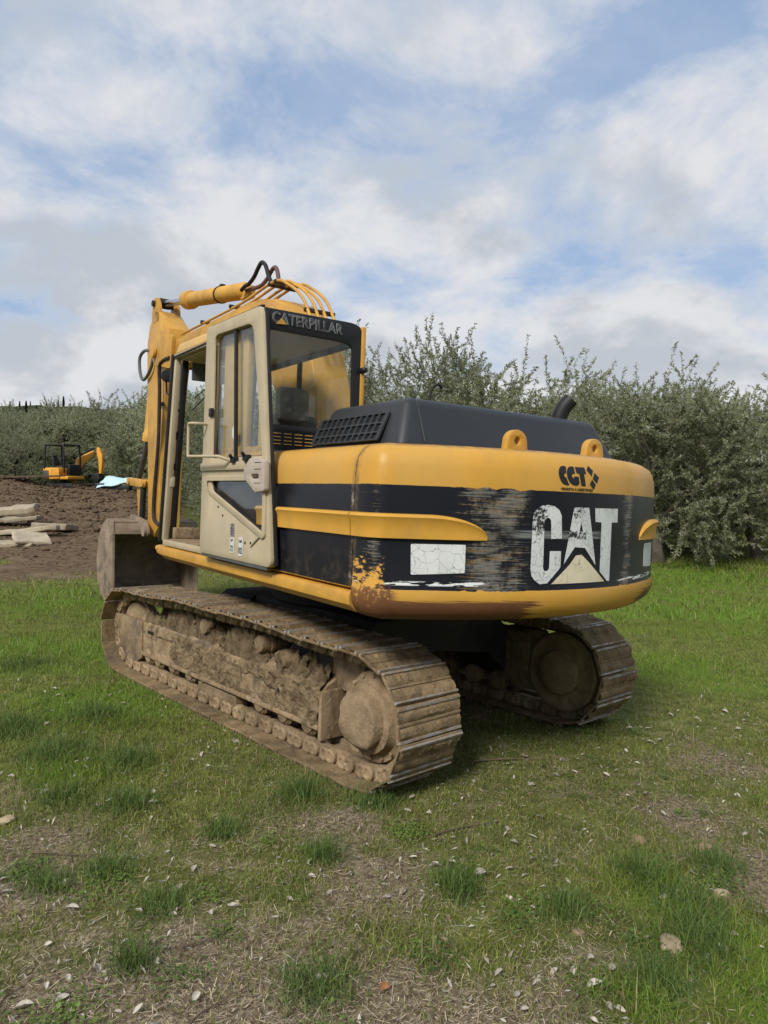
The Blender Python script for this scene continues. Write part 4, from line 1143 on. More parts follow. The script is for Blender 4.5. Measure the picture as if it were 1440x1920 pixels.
grow = lambda lp, k: [((p[0] - sum(q[0] for q in lp) / len(lp)) * (1 + k) + sum(q[0] for q in lp) / len(lp), (p[1] - sum(q[1] for q in lp) / len(lp)) * (1 + k) + sum(q[1] for q in lp) / len(lp)) for p in lp]
dring('window_gasket', win_u, .014, .030, -.004, 'rubber')
dring('window_gasket', win_l, .010, .030, -.004, 'rubber')
dring('window_surround', grow(win_l, .13), .030, .022, .030, 'beige', .008)
plate('window_pane', [grow(win_u, -.005)], .005, lambda a, b, c: DF(a, b, c - .008), MT['glass_door'], door)
plate('window_pane', [grow(win_l, -.005)], .005, lambda a, b, c: DF(a, b, c - .008), MT['glass_door'], door)
bm = bmesh.new(); bar(bm, DF(-.40, 1.915, .004), DF(-.335, 2.835, .004), .030, .022, (1, 0, 0), .004); up('window_bar', bm, MT['rubber'], door)
bm = bmesh.new(); bar(bm, DF(-.875, 1.908, .004), DF(.0, 1.916, .004), .022, .022, (1, 0, 0), .004); up('window_bar', bm, MT['rubber'], door)
bm = bmesh.new()                             # rubber edge of the free side
for a, b in (((-.792, 2.90), (-1.058, 1.21)), ((-.75, 2.917), (.15, 2.934))): bar(bm, DF(*a, -.012), DF(*b, -.012), .030, .026, (1, 0, 0), .004)
up('edge_seal', bm, MT['rubber'], door)
bm = bmesh.new(); bar(bm, DF(.18, 1.198, -.005), DF(-.98, 1.196, -.005), .05, .045, (1, 0, 0), .006); up('bottom_rail', bm, MT['hose_grey'], door)
bm = bmesh.new(); prism(bm, roundpoly([(.19, 1.83), (.19, 1.885), (-.66, 1.885), (-.66, 1.83)], .012), DX - .045, DX - .020, .006); up('waist_rail', bm, MT['beige'], door)
bm = bmesh.new()
tube(bm, spline([DF(.12, 2.185, .022), DF(.12, 2.185, .10), DF(.165, 2.187, .135), DF(.20, 2.185, .14)], 3) + spline([DF(.21, 2.175, .14), DF(.208, 2.06, .14), DF(.205, 1.95, .14), DF(.195, 1.935, .14)], 3) + spline([DF(.10, 1.932, .135), DF(-.30, 1.922, .12), DF(-.365, 1.915, .10), DF(-.42, 1.885, .022)], 4), .0115, 10)
up('grab_rail', bm, MT['beige'], door, 60)
latch = plate('latch_cover', [roundpoly([(-.690, 1.828), (-.775, 1.892), (-.985, 1.880), (-1.005, 1.690), (-.872, 1.682), (-.690, 1.775)], .015, 3), roundpoly([(-.80, 1.80), (-.93, 1.80), (-.93, 1.757), (-.80, 1.757)], .02, 3)], .042, lambda a, b, c: DF(a, b, c + .046), MT['pinkgrey'], door, bevel=.008)
bm = bmesh.new(); bx(bm, (DX - .050, -.925, 1.755), (DX - .030, -.80, 1.803), 0); up('latch_recess', bm, MT['black'], door)
bm = bmesh.new(); bx(bm, (DX - .066, -.90, 1.766), (DX - .050, -.83, 1.79), .005); up('latch_lever', bm, MT['rust_plate'], door)
for z_ in (1.868, 1.825, 1.735):
    bm = bmesh.new(); bx(bm, (DX - .0685, -.96, z_ - .002), (DX - .0665, -.86, z_ + .002), 0); up('latch_groove', bm, MT['hose_brown'], door)
for a_, z_ in ((-.47, 1.895), (-.68, 1.905)):
    bm = bmesh.new(); bx(bm, (DX - .065, a_ - .035, z_ - .02), (DX - .022, a_ + .035, z_ + .022), .008); tube(bm, [(DX - .05, a_, z_), (DX - .085, a_ - .01, z_ + .035)], .012, 8); up('window_catch', bm, MT['black'], door)
bm = bmesh.new(); bx(bm, (DX - .045, .0, 2.235), (DX - .020, .055, 2.30), .006); up('window_catch', bm, MT['black'], door)
for a_, z_ in ((-.16, 1.56), (-.25, 1.50), (-.42, 1.42), (-.66, 1.33), (-.75, 1.335)):
    bm = bmesh.new(); lathe(bm, [(.009, 0), (.009, .004), (.005, .007), (0, .007)], (DX - .0255, a_, z_), (-1, 0, 0), 8); up('screw', bm, MT['hose_brown'], door)
DS = lambda a, b, c: DF(a, b, c + .0285)
SX = lambda l: [roundpoly(l, .004, 2)]
plate('sticker', SX([(-.405, 1.452), (-.475, 1.455), (-.475, 1.362), (-.405, 1.358)]), .002, DS, MT['grey_sticker'], door)
plate('sticker', SX([(-.405, 1.352), (-.472, 1.355), (-.472, 1.245), (-.405, 1.242)]), .002, DS, MT['white_sticker'], door)
plate('sticker', SX([(-.552, 1.362), (-.628, 1.366), (-.628, 1.236), (-.552, 1.232)]), .002, DS, MT['white_sticker'], door)
plate('sticker', [[(-.335 + .035 * math.cos(a), 2.10 + .048 * math.sin(a)) for a in np.linspace(0, 2 * math.pi, 13)[:-1]]], .002, lambda a, b, c: DF(a, b, c - .0035), MT['white_sticker'], door)
TXm = lambda a, b, c: DF(-a, b, c + .0315)
for body, f in (('CE', (.415, .463, 1.425, 1.448)), ('72', (.415, .462, 1.256, 1.296)), ('102', (.558, .622, 1.250, 1.294)), ('LpA', (.42, .458, 1.322, 1.343)), ('LwA', (.565, .615, 1.326, 1.350))):
    text_obj('lettering', body, .03, TXm, MT['print_black'], door, thick=.001, fit=f)
for z_ in (1.368, 1.379, 1.390, 1.401, 1.412):
    bm = bmesh.new(); bx(bm, (DX - .0320, -.468, z_), (DX - .0300, -.412, z_ + .005), 0); up('print_line', bm, MT['print_black'], door)
for z_ in (1.35, 2.45, 2.75):
    bm = bmesh.new(); lathe(bm, [(.016, -.045), (.016, .045)], (CL - .018, .222, z_), (0, 0, 1), 10); bx(bm, (CL - .04, .17, z_ - .03), (CL - .005, .235, z_ + .03), .005); up('hinge', bm, MT['black'], door)

# ---- boom
bm = bmesh.new()
BP = [(.50, 1.50), (.28, 1.66), (.30, 1.95), (.40, 2.55), (.55, 2.98), (.72, 3.24), (.98, 3.46), (1.30, 3.60), (1.65, 3.67), (2.0, 3.69), (3.2, 3.68), (4.4, 3.68), (4.95, 3.71), (5.12, 3.68), (5.16, 3.56), (5.05, 3.46), (4.4, 3.36), (3.2, 3.27), (2.1, 3.19), (1.55, 3.02), (1.15, 2.62), (.95, 2.15), (.78, 1.62)]
prism(bm, BP, -.185, .185, .02, 2)
for s in (-1, 1):
    prism(bm, roundpoly([(4.35, 3.30), (4.30, 3.76), (4.75, 3.80), (5.10, 3.74), (5.19, 3.60), (5.10, 3.46)], .06, 4), s * .188, s * .235, .006)
boom = up('boom', bm, MT['yellow_worn'])
bm = bmesh.new(); lathe(bm, [(.05, -.29), (.075, -.285), (.075, -.25), (.05, -.245), (.05, .245), (.075, .25), (.075, .285), (.05, .29), (0, .29)], (0, 5.02, 3.605), (1, 0, 0), 18); up('pivot_pin', bm, MT['yellow_worn'], boom)
for i, x_ in enumerate((-.15, -.065, .02, .105)):
    bm = bmesh.new(); off = .05 + .01 * (i % 2)
    tube(bm, spline([(x_ - .01, .42, 2.95 + off), (x_ - .01, .56, 3.16 + off), (x_, .80, 3.43 + off + .03), (x_, 1.10, 3.60 + off + .05), (x_, 1.42, 3.70 + off + .05), (x_, 2.2, 3.70 + off), (x_ * 1.0, 3.2, 3.69 + off), (x_, 4.2, 3.69 + off)], 6), .0155, 10)
    up('hydraulic_tube', bm, MT['yellow_worn'], boom, 60)
for y_, z_ in ((.70, 3.335), (1.36, 3.745), (1.50, 3.745), (2.5, 3.725), (3.4, 3.715)):
    bm = bmesh.new(); bx(bm, (-.18, y_ - .02, z_ + .025), (.14, y_ + .02, z_ + .062), .006); up('tube_clamp', bm, MT['hose_brown'], boom)
H1 = [(-.1, 2.36, 3.93), (-.1, 2.25, 3.955), (-0.1, 2.169, 3.954), (-0.1, 2.033, 3.997), (-0.1, 1.931, 4.069), (-0.1, 1.841, 4.109), (-0.1, 1.745, 4.052), (-0.1, 1.673, 3.94), (-0.1, 1.602, 3.855), (-.1, 1.52, 3.83)]
H2 = [(-.05, 2.34, 3.93), (-0.05, 2.15, 3.91), (-0.05, 1.946, 3.90), (-0.05, 1.80, 3.94), (-0.05, 1.69, 4.005), (-0.05, 1.61, 4.01), (-0.05, 1.555, 3.94), (-0.05, 1.51, 3.80)]
bm = bmesh.new(); tube(bm, spline(H1, 5), .022, 10); up('hose', bm, MT['rubber'], boom, 60)
bm = bmesh.new(); tube(bm, spline(H2, 5), .022, 10); up('hose', bm, MT['hose_pink'], boom, 60)
# stick cylinder on top of the boom
bm = bmesh.new(); A_ = Vector((0, 2.45, 3.965)); B_ = Vector((0, 4.45, 4.27)); ax = (B_ - A_); L_ = ax.length
lathe(bm, [(0, -.02), (.06, -.02), (.085, 0), (.096, .02), (.096, L_ - .22), (.118, L_ - .21), (.124, L_ - .17), (.124, L_ - .03), (.112, L_), (.05, L_ + .005), (0, L_ + .005)], A_, ax, 24)
bx(bm, (-.05, 2.30, 3.86), (.05, 2.52, 4.00), .02)
scyl = up('stick_cylinder', bm, MT['yellow_worn'], None, 40)
bm = bmesh.new(); lathe(bm, [(0, 0), (.046, 0), (.046, .98), (0, .98)], B_, ax, 18); up('piston_rod', bm, MT['chrome'], scyl, 50)
bm = bmesh.new(); lathe(bm, [(0, -.07), (.075, -.07), (.075, .07), (0, .07)], B_ + ax.normalized() * .98, (1, 0, 0), 18); up('rod_end', bm, MT['hose_brown'], scyl, 40)
bm = bmesh.new(); lathe(bm, [(.098, 0), (.106, 0), (.106, .03), (.098, .03)], A_ + ax.normalized() * .75, ax, 24); bx(bm, (-.03, 3.15, 4.15), (.03, 3.22, 4.20), .006); up('hose_clip', bm, MT['hose_brown'], scyl)
# ---- stick
bm = bmesh.new()
SPF = [(5.40, 1.06), (5.55, 2.6), (5.66, 3.45), (5.70, 3.85), (5.60, 4.10), (5.36, 4.27), (5.20, 4.25), (4.98, 4.10), (4.72, 3.92), (4.66, 3.6), (4.76, 3.2), (4.88, 2.6), (4.92, 1.15), (5.12, 1.00)]
prism(bm, SPF, -.155, .155, .012, 2)
for s in (-1, 1): prism(bm, roundpoly([(5.15, 4.10), (5.50, 4.10), (5.52, 4.30), (5.44, 4.47), (5.30, 4.47), (5.18, 4.33)], .05, 4), s * .155, s * .115, .006)
stick = up('stick', bm, MT['yellow_worn'])
bm = bmesh.new(); lathe(bm, [(0, -.19), (.045, -.19), (.045, .19), (0, .19)], (0, 5.40, 4.39), (1, 0, 0), 14); up('pivot_pin', bm, MT['hose_brown'], stick)
bm = bmesh.new(); tube(bm, spline([(-0.24, 4.368, 3.444), (-0.24, 4.64, 3.446), (-0.24, 4.797, 3.365), (-0.22, 4.82, 2.997), (-0.20, 4.88, 2.334), (-0.19, 5.02, 1.7), (-0.19, 5.035, 1.322), (-0.2, 4.851, 1.217), (-0.2, 4.5, 1.195)], 6), .026, 10); up('hose', bm, MT['hose_brown'], stick, 60)
bm = bmesh.new(); tube(bm, spline([(-.17, 4.945, 3.808), (-.19, 5.183, 3.725), (-.2, 5.332, 3.44), (-.2, 5.662, 3.309), (-.2, 5.867, 3.429), (-.2, 5.92, 3.661), (-.18, 5.762, 3.751), (-.14, 5.60, 3.74)], 6), .024, 10); up('hose', bm, MT['hose_grey'], stick, 60)
bm = bmesh.new(); lathe(bm, [(0, 0), (.05, 0), (.06, .01), (.06, .035), (.04, .045), (0, .045)], (-.155, 5.02, 3.605), (-1, 0, 0), 16); up('pin_boss', bm, MT['yellow_worn'], stick)
bm = bmesh.new(); bx(bm, (-.20, 4.79, 2.86), (-.155, 4.92, 2.90), .005); up('hose_clip', bm, MT['black'], stick)
# bucket cylinder and linkage
bm = bmesh.new(); A_ = Vector((0, 5.80, 3.55)); B_ = Vector((-.02, 5.98, 2.42)); ax = B_ - A_; L_ = ax.length
lathe(bm, [(0, -.04), (.05, -.04), (.072, 0), (.072, L_ - .14), (.088, L_ - .12), (.088, L_), (.04, L_ + .01), (0, L_ + .01)], A_, ax, 20)
bcyl = up('bucket_cylinder', bm, MT['yellow_worn'], None, 40)
bm = bmesh.new(); lathe(bm, [(0, 0), (.042, 0), (.042, .70), (0, .70)], B_, Vector((-.04, 6.36, 1.84)) - B_, 16); up('piston_rod', bm, MT['steel_dark'], bcyl, 50)
bm = bmesh.new()
for s in (-1, 1):
    prism(bm, roundpoly([(6.42, 1.86), (6.42, 1.74), (5.55, 1.70), (5.52, 1.82)], .05, 3), s * .185, s * .155, .006)
    prism(bm, roundpoly([(6.05, 1.84), (6.10, 1.70), (5.95, 1.10), (5.82, 1.10), (5.90, 1.74)], .05, 3), s * .135, s * .095, .006)
for y_, z_, w_ in ((6.36, 1.80, .21), (5.60, 1.77, .21), (5.88, 1.17, .22)): lathe(bm, [(0, -w_), (.055, -w_), (.055, w_), (0, w_)], (0, y_, z_), (1, 0, 0), 16)
up('bucket_linkage', bm, MT['yellow_worn'])
bm = bmesh.new(); lathe(bm, [(0, 0), (.045, 0), (.045, .5), (0, .5)], (-.16, 5.66, 1.72), (0, .06, -1), 14); up('linkage_sleeve', bm, MT['black'], stick, 50)

# ---- bucket, mouth turned to the machine
bprof = [(5.52, 1.20), (5.78, 1.235), (6.08, 1.13), (6.30, .90), (6.38, .58), (6.30, .28), (6.05, .08), (5.70, .0), (5.40, -.02)]
bm = bmesh.new(); outer = [(y, z) for y, z in bprof]; inner = [(5.52, 1.165), (5.77, 1.20), (6.06, 1.10), (6.27, .88), (6.345, .58), (6.27, .30), (6.03, .11), (5.70, .03), (5.40, .005)]
prism(bm, outer + inner[::-1], -.60, .60, .0)
bucket = up('bucket', bm, MT['bucket_steel'])
for s in (-1, 1):
    bm = bmesh.new(); prism(bm, roundpoly([(5.52, 1.21), (5.78, 1.245), (6.09, 1.14), (6.31, .905), (6.395, .58), (6.31, .275), (6.06, .07), (5.70, -.015), (5.36, -.03), (5.44, .55), (5.47, 1.03)], .02, 2), s * .602, s * .632, .006); up('side_plate', bm, MT['bucket_steel'], bucket)
bm = bmesh.new(); hexa(bm, [(-.598, 5.47, 1.02), (.598, 5.47, 1.02), (.598, 5.50, 1.02), (-.598, 5.50, 1.02), (-.598, 5.53, 1.205), (.598, 5.53, 1.205), (.598, 5.56, 1.205), (-.598, 5.56, 1.205)], .004); up('lip_plate', bm, MT['bucket_steel'], bucket)
for s in (-1, 1):
    bm = bmesh.new(); prism(bm, roundpoly([(5.05, 1.04), (5.12, 1.00), (5.60, 1.19), (6.00, 1.10), (5.98, 1.28), (5.86, 1.30), (5.30, 1.24), (5.07, 1.15)], .05, 3), s * .26, s * .225, .006)
    lathe(bm, [(0, -.02), (.085, -.02), (.085, .02), (0, .02)], (s * .28, 5.15, 1.09), (1, 0, 0), 18); up('bucket_ear', bm, MT['bucket_steel'], bucket)
for k in range(5):
    bm = bmesh.new(); x_ = -.5 + .25 * k; hexa(bm, [(x_ - .05, 5.42, -.03), (x_ + .05, 5.42, -.03), (x_ + .05, 5.42, .02), (x_ - .05, 5.42, .02), (x_ - .035, 5.18, -.02), (x_ + .035, 5.18, -.02), (x_ + .035, 5.18, -.005), (x_ - .035, 5.18, -.005)], .004); up('tooth', bm, MT['bucket_steel'], bucket)
# ------------------------------------------------------------------ olive trees
def tree_meshes(seed, H, W, ntw=1500, per=84, leaf=0.066):
    r = random.Random(seed); nr = np.random.RandomState(seed)
    bm = bmesh.new(); ends = []

    def limb(p, d, L, rad, lvl):
        n = 5; pts = [Vector(p)]; dd = Vector(d).normalized(); radii = [rad]
        for i in range(n):
            dd = (dd + Vector((r.uniform(-1, 1), r.uniform(-1, 1), r.uniform(-.5, .6))) * (.18 + .06 * lvl)).normalized()
            pts.append(pts[-1] + dd * (L / n)); radii.append(rad * (1 - .55 * (i + 1) / n))
        tube(bm, pts, radii, 8 if lvl < 2 else 5, cap=lvl == 3)
        if lvl == 3:
            for q in pts[1:]: ends.append((q, dd))
            return
        k = (r.randint(4, 5), 5, 4)[lvl]
        for j in range(k):
            t = pts[-1] if j < 2 else pts[r.randint(2, n)]
            a = 2 * math.pi * (j + r.random() * .7) / k
            out = Vector((math.cos(a), math.sin(a), 0))
            lift = (.62, .40, .15)[lvl] if j % 3 else (.15, -.25, -.45)[lvl]
            nd = (dd * (.45, .55, .5)[lvl] + out * (.80, .70, .75)[lvl] * W + Vector((0, 0, lift))).normalized()
            limb(t, nd, (.36, .27, .18)[lvl] * H * r.uniform(.7, 1.2), radii[-1] * (.8, .7, .6)[lvl], lvl + 1)

    limb((0, 0, -.15), (r.uniform(-.2, .2), r.uniform(-.2, .2), 1), H * .15 + .15, H * .030, 0)
    pe = np.array([tuple(e[0]) for e in ends]); zq = np.percentile(pe[:, 2], 75); rq = np.percentile(np.hypot(pe[:, 0], pe[:, 1]), 75)

    def squash(p):
        z_ = p[2] if p[2] < zq else zq + (p[2] - zq) * .5; r_ = math.hypot(p[0], p[1]); k_ = 1 if r_ < rq else (rq + (r_ - rq) * .4) / r_
        return Vector((p[0] * k_, p[1] * k_, z_))
    for q in bm.verts: q.co = squash(q.co)
    ends[:] = [(squash(e[0]), e[1]) for e in ends]
    bmesh.ops.recalc_face_normals(bm, faces=bm.faces)
    tm = bpy.data.meshes.new('trunk'); bm.to_mesh(tm); bm.free(); finish(tm, MT['bark'], 60)
    E_ = np.array([tuple(e[0]) for e in ends]); ED = np.array([tuple(e[1]) for e in ends])
    # a skirt of low outer shoots as on unpruned olives
    low = E_[nr.randint(0, len(E_), len(E_) // 3)].copy(); low[:, 2] = low[:, 2] * nr.uniform(.15, .55, len(low)) + .25; low[:, :2] *= nr.uniform(.75, 1.0, (len(low), 1))
    E_ = np.vstack([E_, low]); ED = np.vstack([ED, np.tile([[0, 0, .2]], (len(low), 1))])
    cen = E_.mean(0); pick = nr.randint(0, len(E_), ntw)
    base = E_[pick] + nr.normal(0, .12, (ntw, 3))
    out = base - cen * np.array([1, 1, .75]); out /= np.linalg.norm(out, axis=1)[:, None] + 1e-6
    dirs = out * .50 + ED[pick] * .25 + nr.normal(0, .55, (ntw, 3)) + np.array([0, 0, .22]); dirs /= np.linalg.norm(dirs, axis=1)[:, None]
    ln = nr.uniform(.30, .80, ntw) * (H / 6.0); shoot = nr.rand(ntw) < .03; ln = np.where(shoot, ln * 1.25, ln); dirs[shoot] = dirs[shoot] * .6 + np.array([0, 0, .5])
    hang = nr.uniform(-.10, .25, ntw)
    t = nr.uniform(.03, 1, (ntw, per)); t.sort(axis=1)
    P = base[:, None, :] + dirs[:, None, :] * (ln[:, None] * t)[..., None]
    P[..., 2] -= (hang * ln)[:, None] * t ** 2
    P = P.reshape(-1, 3); n = len(P); P[:, 2] = np.maximum(P[:, 2], .12)
    D = np.repeat(dirs, per, 0) * .6 + nr.normal(0, .60, (n, 3)); D /= np.linalg.norm(D, axis=1)[:, None]
    U = nr.normal(0, 1, (n, 3)); S = np.cross(D, U); S /= np.linalg.norm(S, axis=1)[:, None] + 1e-6
    L = leaf * nr.uniform(.6, 1.3, n)[:, None]; Wd = L * nr.uniform(.12, .18, n)[:, None]
    v = np.empty((n, 4, 3)); v[:, 0] = P; v[:, 1] = P + D * L * .45 + S * Wd; v[:, 2] = P + D * L; v[:, 3] = P + D * L * .45 - S * Wd
    f = np.arange(n * 4).reshape(n, 4)
    tone = nr.uniform(0, 1, (n, 1)); tw = np.repeat(nr.uniform(0, 1, ntw), per)[:, None]
    c = np.array([[.230, .248, .125]]) * (1 - tone) + np.array([[.430, .442, .275]]) * tone
    c = c * (1 - .4 * tw) + np.array([[.270, .300, .100]]) * .4 * tw
    silver = nr.uniform(0, 1, (n, 1)) < .20; c = np.where(silver, np.array([[.52, .53, .43]]), c)
    colr = np.repeat(c, 4, 0)
    o = from_np('crown', v.reshape(-1, 3), f, MT['leaf'], None, None, None, colr); cm = o.data; bpy.data.objects.remove(o)
    return tm, cm, float(P[:, 2].max())


TV = [tree_meshes(3, 6.2, 1.0), tree_meshes(8, 5.6, 1.15), tree_meshes(14, 6.6, .9, 1250), tree_meshes(21, 5.0, 1.2), tree_meshes(33, 6.0, 1.0)]


def olive(u, dist, hgt, var, label, group):
    x = (u - 720) / 1340.0 * dist; y = dist
    tm, cm, top = TV[var % len(TV)]; s = hgt / top
    e = bpy.data.objects.new('olive_tree', None); col.objects.link(e); e.empty_display_size = .3
    e.matrix_world = Matrix.Translation((x, y, gz(x, y) - .05)) @ Matrix.Rotation(rnd.uniform(0, 6.28), 4, 'Z') @ Matrix.Diagonal((s * rnd.uniform(.95, 1.12), s * rnd.uniform(.95, 1.12), s, 1))
    add_obj('trunk', tm, e); add_obj('crown', cm, e)
    tag(e, label, 'olive tree', group); return e


GRP = 'olive trees round the clearing'
front = [(640, 27, 6.0, 0, 'grey-green olive tree standing just behind the cab roof'),
         (785, 24, 7.4, 2, 'tallest olive tree, its thin upright shoots rising above the engine hood'),
         (905, 23, 6.0, 1, 'bushy olive tree behind the bent black pipe on the hood'),
         (1010, 22.5, 5.3, 4, 'olive tree behind the hood between the two lifting eyes'),
         (1105, 21, 5.1, 0, 'olive tree directly behind the slanting exhaust pipe'),
         (1238, 16.6, 4.9, 3, 'near olive tree with a thick dark trunk beside the counterweight'),
         (1330, 19.5, 4.6, 1, 'broad olive tree filling the gap beside the thick-trunked one'),
         (1425, 17.0, 4.2, 4, 'olive tree cut by the picture edge beyond the bright grass'),
         (1530, 18.5, 4.8, 2, 'olive tree mostly outside the picture past the bright grass')]
for a in front: olive(*a, GRP)
BACK = ['back-row olive tree mostly hidden by the cab', 'back-row olive tree between the cab corner and the tallest olive', 'back-row olive tree just beside the tallest olive', 'back-row olive tree above the nearer lifting eye',
        'back-row olive tree between the farther lifting eye and the exhaust pipe', 'back-row olive tree rising past the exhaust pipe', 'back-row olive tree behind the near thick-trunked olive', 'back-row olive tree above the bright grass', 'back-row olive tree at the picture edge', 'back-row olive tree outside the picture edge']
for i, u in enumerate((560, 700, 830, 960, 1060, 1170, 1275, 1385, 1490, 1600)):
    olive(u, 28 + (i * 7) % 5, 5.6 + (i * 3) % 4 * .25, i + 1, BACK[i], 'back row of olive trees')
for i, (u, d, h) in enumerate(((335, 53, 8.6), (385, 44, 8.0), (440, 36, 7.4), (500, 34, 7.0))):
    olive(u, d, h, i + 2, ('olive tree behind the stick and the cab front pillar', 'olive tree framed by the open cab doorway', 'olive tree seen through the door window', 'olive tree seen through the rear cab window')[i], 'olive trees behind the cab')
left = [(30, 50.5, 4.8, 1, 'pale twiggy olive tree standing beside the small excavator'),
        (165, 61, 9.0, 2, 'olive tree with thin shoots standing above the row behind the small excavator'),
        (232, 59, 7.4, 3, 'olive tree behind the blue sheet, next to the big excavator stick')]
for a in left: olive(*a, GRP)
for i, (u, d, h) in enumerate(((-80, 55, 6.6), (-20, 56, 6.8), (40, 57, 6.8), (88, 58, 6.7), (128, 59, 7.0), (200, 60, 7.2), (275, 56, 7.0), (-55, 58, 7.6), (15, 60, 7.6), (75, 60, 7.6), (150, 61, 7.8), (220, 60, 7.6), (290, 57, 7.5))):
    olive(u, d, h * .98, i, 'olive tree of the dense grove behind the ploughed soil', 'grove behind the ploughed soil')

for i, (x_, y_, h_) in enumerate(((-9, -11, 6.5), (-3.5, -14, 7), (2.5, -13, 6.6), (8, -11, 6.2), (-14, -5, 6.4), (13, -4, 6.2))):
    e = olive(720 + x_ / 10 * 1340, 10, h_, i, 'olive tree behind the viewpoint, showing only as a reflection in the cab glass', 'olive trees reflected in the cab glass')
    e.location = (x_, y_, gz(x_, y_) - .05)

# far wooded hill with cypresses
hx = np.linspace(-260, 140, 160); hy = np.linspace(150, 330, 40); HX, HY = np.meshgrid(hx, hy)
HZ = 29 * np.exp(-((HY - 240) / 62) ** 2) * (0.72 + .28 * np.exp(-((HX + 120) / 90) ** 2)) + 3.2 * fbm(HX * .12, HY * .12, 80, 4) - 3 + 1.2 * fbm(HX * .6, HY * .6, 81, 2) - 9 * sstep(np.abs(HY - 240), 55, 90)
idx = np.arange(HX.size).reshape(HX.shape); f = np.stack([idx[:-1, :-1], idx[:-1, 1:], idx[1:, 1:], idx[1:, :-1]], -1).reshape(-1, 4)
hill = from_np('hill', np.stack([HX.ravel(), HY.ravel(), HZ.ravel()], 1), f, MT['far_hill'], smooth=180); tag(hill, 'distant wooded hill beyond the olive grove', 'hill', kind='structure')


def cypress_mesh(seed):
    r = np.random.RandomState(seed); n = 2600
    t = r.uniform(0, 1, n) ** .8; rad = .95 * np.sin(np.pi * np.clip(t * .93 + .05, 0, 1)) ** .8 * (1 - .55 * t)
    a = r.uniform(0, 6.283, n); q = np.sqrt(r.uniform(.3, 1, n))
    P = np.stack([rad * q * np.cos(a), rad * q * np.sin(a), t * 9], 1)
    D = np.stack([np.cos(a) * .3, np.sin(a) * .3, np.ones(n)], 1) + r.normal(0, .25, (n, 3)); D /= np.linalg.norm(D, axis=1)[:, None]
    S = np.cross(D, r.normal(0, 1, (n, 3))); S /= np.linalg.norm(S, axis=1)[:, None]
    v = np.empty((n, 4, 3)); L = .75; v[:, 0] = P; v[:, 1] = P + D * L * .5 + S * .16; v[:, 2] = P + D * L; v[:, 3] = P + D * L * .5 - S * .16
    c = np.repeat(np.array([[.020, .030, .014]]) * r.uniform(.7, 1.5, (n, 1)), 4, 0)
    o = from_np('crown', v.reshape(-1, 3), np.arange(n * 4).reshape(n, 4), MT['leaf'], colors=c); m = o.data; bpy.data.objects.remove(o); return m


CY = [cypress_mesh(1), cypress_mesh(2)]
bm = bmesh.new(); tube(bm, [(0, 0, -1), (0, 0, 2), (0, 0, 7)], [.2, .16, .05], 6); me = bpy.data.meshes.new('trunk'); bm.to_mesh(me); bm.free(); finish(me, MT['bark'], 60); CYT = me
for i, u in enumerate((-30, 22, 40, 52, 60, 71, 80, 90, 97, 104, 112, 122, 204, 212)):
    d = 215 + (i * 13) % 18; x = (u - 720) / 1340 * d; e = bpy.data.objects.new('cypress_tree', None); col.objects.link(e)
    zi = float(HZ[np.abs(hy - d).argmin(), np.abs(hx - x).argmin()])
    s = .20 + .06 * ((i * 5) % 4); e.matrix_world = Matrix.Translation((x, d, zi - .5)) @ Matrix.Diagonal((s, s, s, 1)); add_obj('trunk', CYT, e); add_obj('crown', CY[i % 2], e)
    tag(e, 'tiny dark cypress on the skyline of the distant hill', 'cypress', 'cypresses on the distant hill')

# ------------------------------------------------------------------ things on the ploughed field
def place(name, x, y, dz=0.0, rz=0.0, rx=0.0, ry=0.0):
    e = bpy.data.objects.new(name, None); col.objects.link(e); e.location = (x, y, gz(x, y) + dz); e.rotation_euler = (rx, ry, rz); e.empty_display_size = .3; return e


# small excavator with canopy
mini = place('mini_excavator', -17.6, 39.8, 0.0, Rd(-18)); mini.scale = (1.08, 1.08, 1.04); tag(mini, 'small orange and black tracked excavator with an open canopy at the field edge', 'mini excavator')
def mp(name, mat, *ops, par=None):
    bm = bmesh.new()
    for op in ops: op(bm)
    return from_bm(name, bm, MT[mat], par or mini, None, 35)
mp('body', 'mini_yellow', B((-1.05, -.62, .62), (-.05, .62, 1.25), .10), B((-.10, -.60, .62), (.55, .60, .80), .04))
mp('engine_door', 'mini_yellow', B((-.42, -.655, .66), (.05, -.60, 1.16), .05))
mp('radiator_grille', 'steel_dark', B((-1.0, -.64, .66), (-.62, -.61, 1.10), .02))
mp('white_decal', 'white_sticker', B((-.28, -.662, .80), (-.10, -.656, .95), 0))
for sx, sy in ((-1, -1), (-1, 1), (1, -1), (1, 1)):
    mp('canopy_post', 'mini_black', lambda bm, sx=sx, sy=sy: tube(bm, spline([(-.30 + sx * .62, sy * .58, .95), (-.30 + sx * .60, sy * .58, 1.7), (-.30 + sx * .56, sy * .56, 2.36), (-.30 + sx * .42, sy * .50, 2.44)], 5), .045, 8))
mp('canopy_roof', 'mini_black', B((-.92, -.62, 2.40), (.34, .62, 2.50), .05))
mp('seat', 'mini_black', B((-.62, -.26, 1.20), (-.12, .26, 1.36), .05), lambda bm: hexa(bm, [(-.72, -.24, 1.30), (-.60, -.24, 1.30), (-.60, .24, 1.30), (-.72, .24, 1.30), (-.84, -.20, 1.85), (-.74, -.20, 1.85), (-.74, .20, 1.85), (-.84, .20, 1.85)], .05), lambda bm: lathe(bm, [(0, -.04), (.20, -.04), (.22, 0), (.20, .04), (0, .04)], (-.78, 0, 1.72), (1, 0, .15), 16))
mp('control_console', 'mini_black', B((.28, -.40, .80), (.48, .40, 1.42), .05), lambda bm: tube(bm, [(.20, -.25, 1.3), (.12, -.25, 1.62)], .025, 6), lambda bm: tube(bm, [(.20, .25, 1.3), (.12, .25, 1.62)], .025, 6))
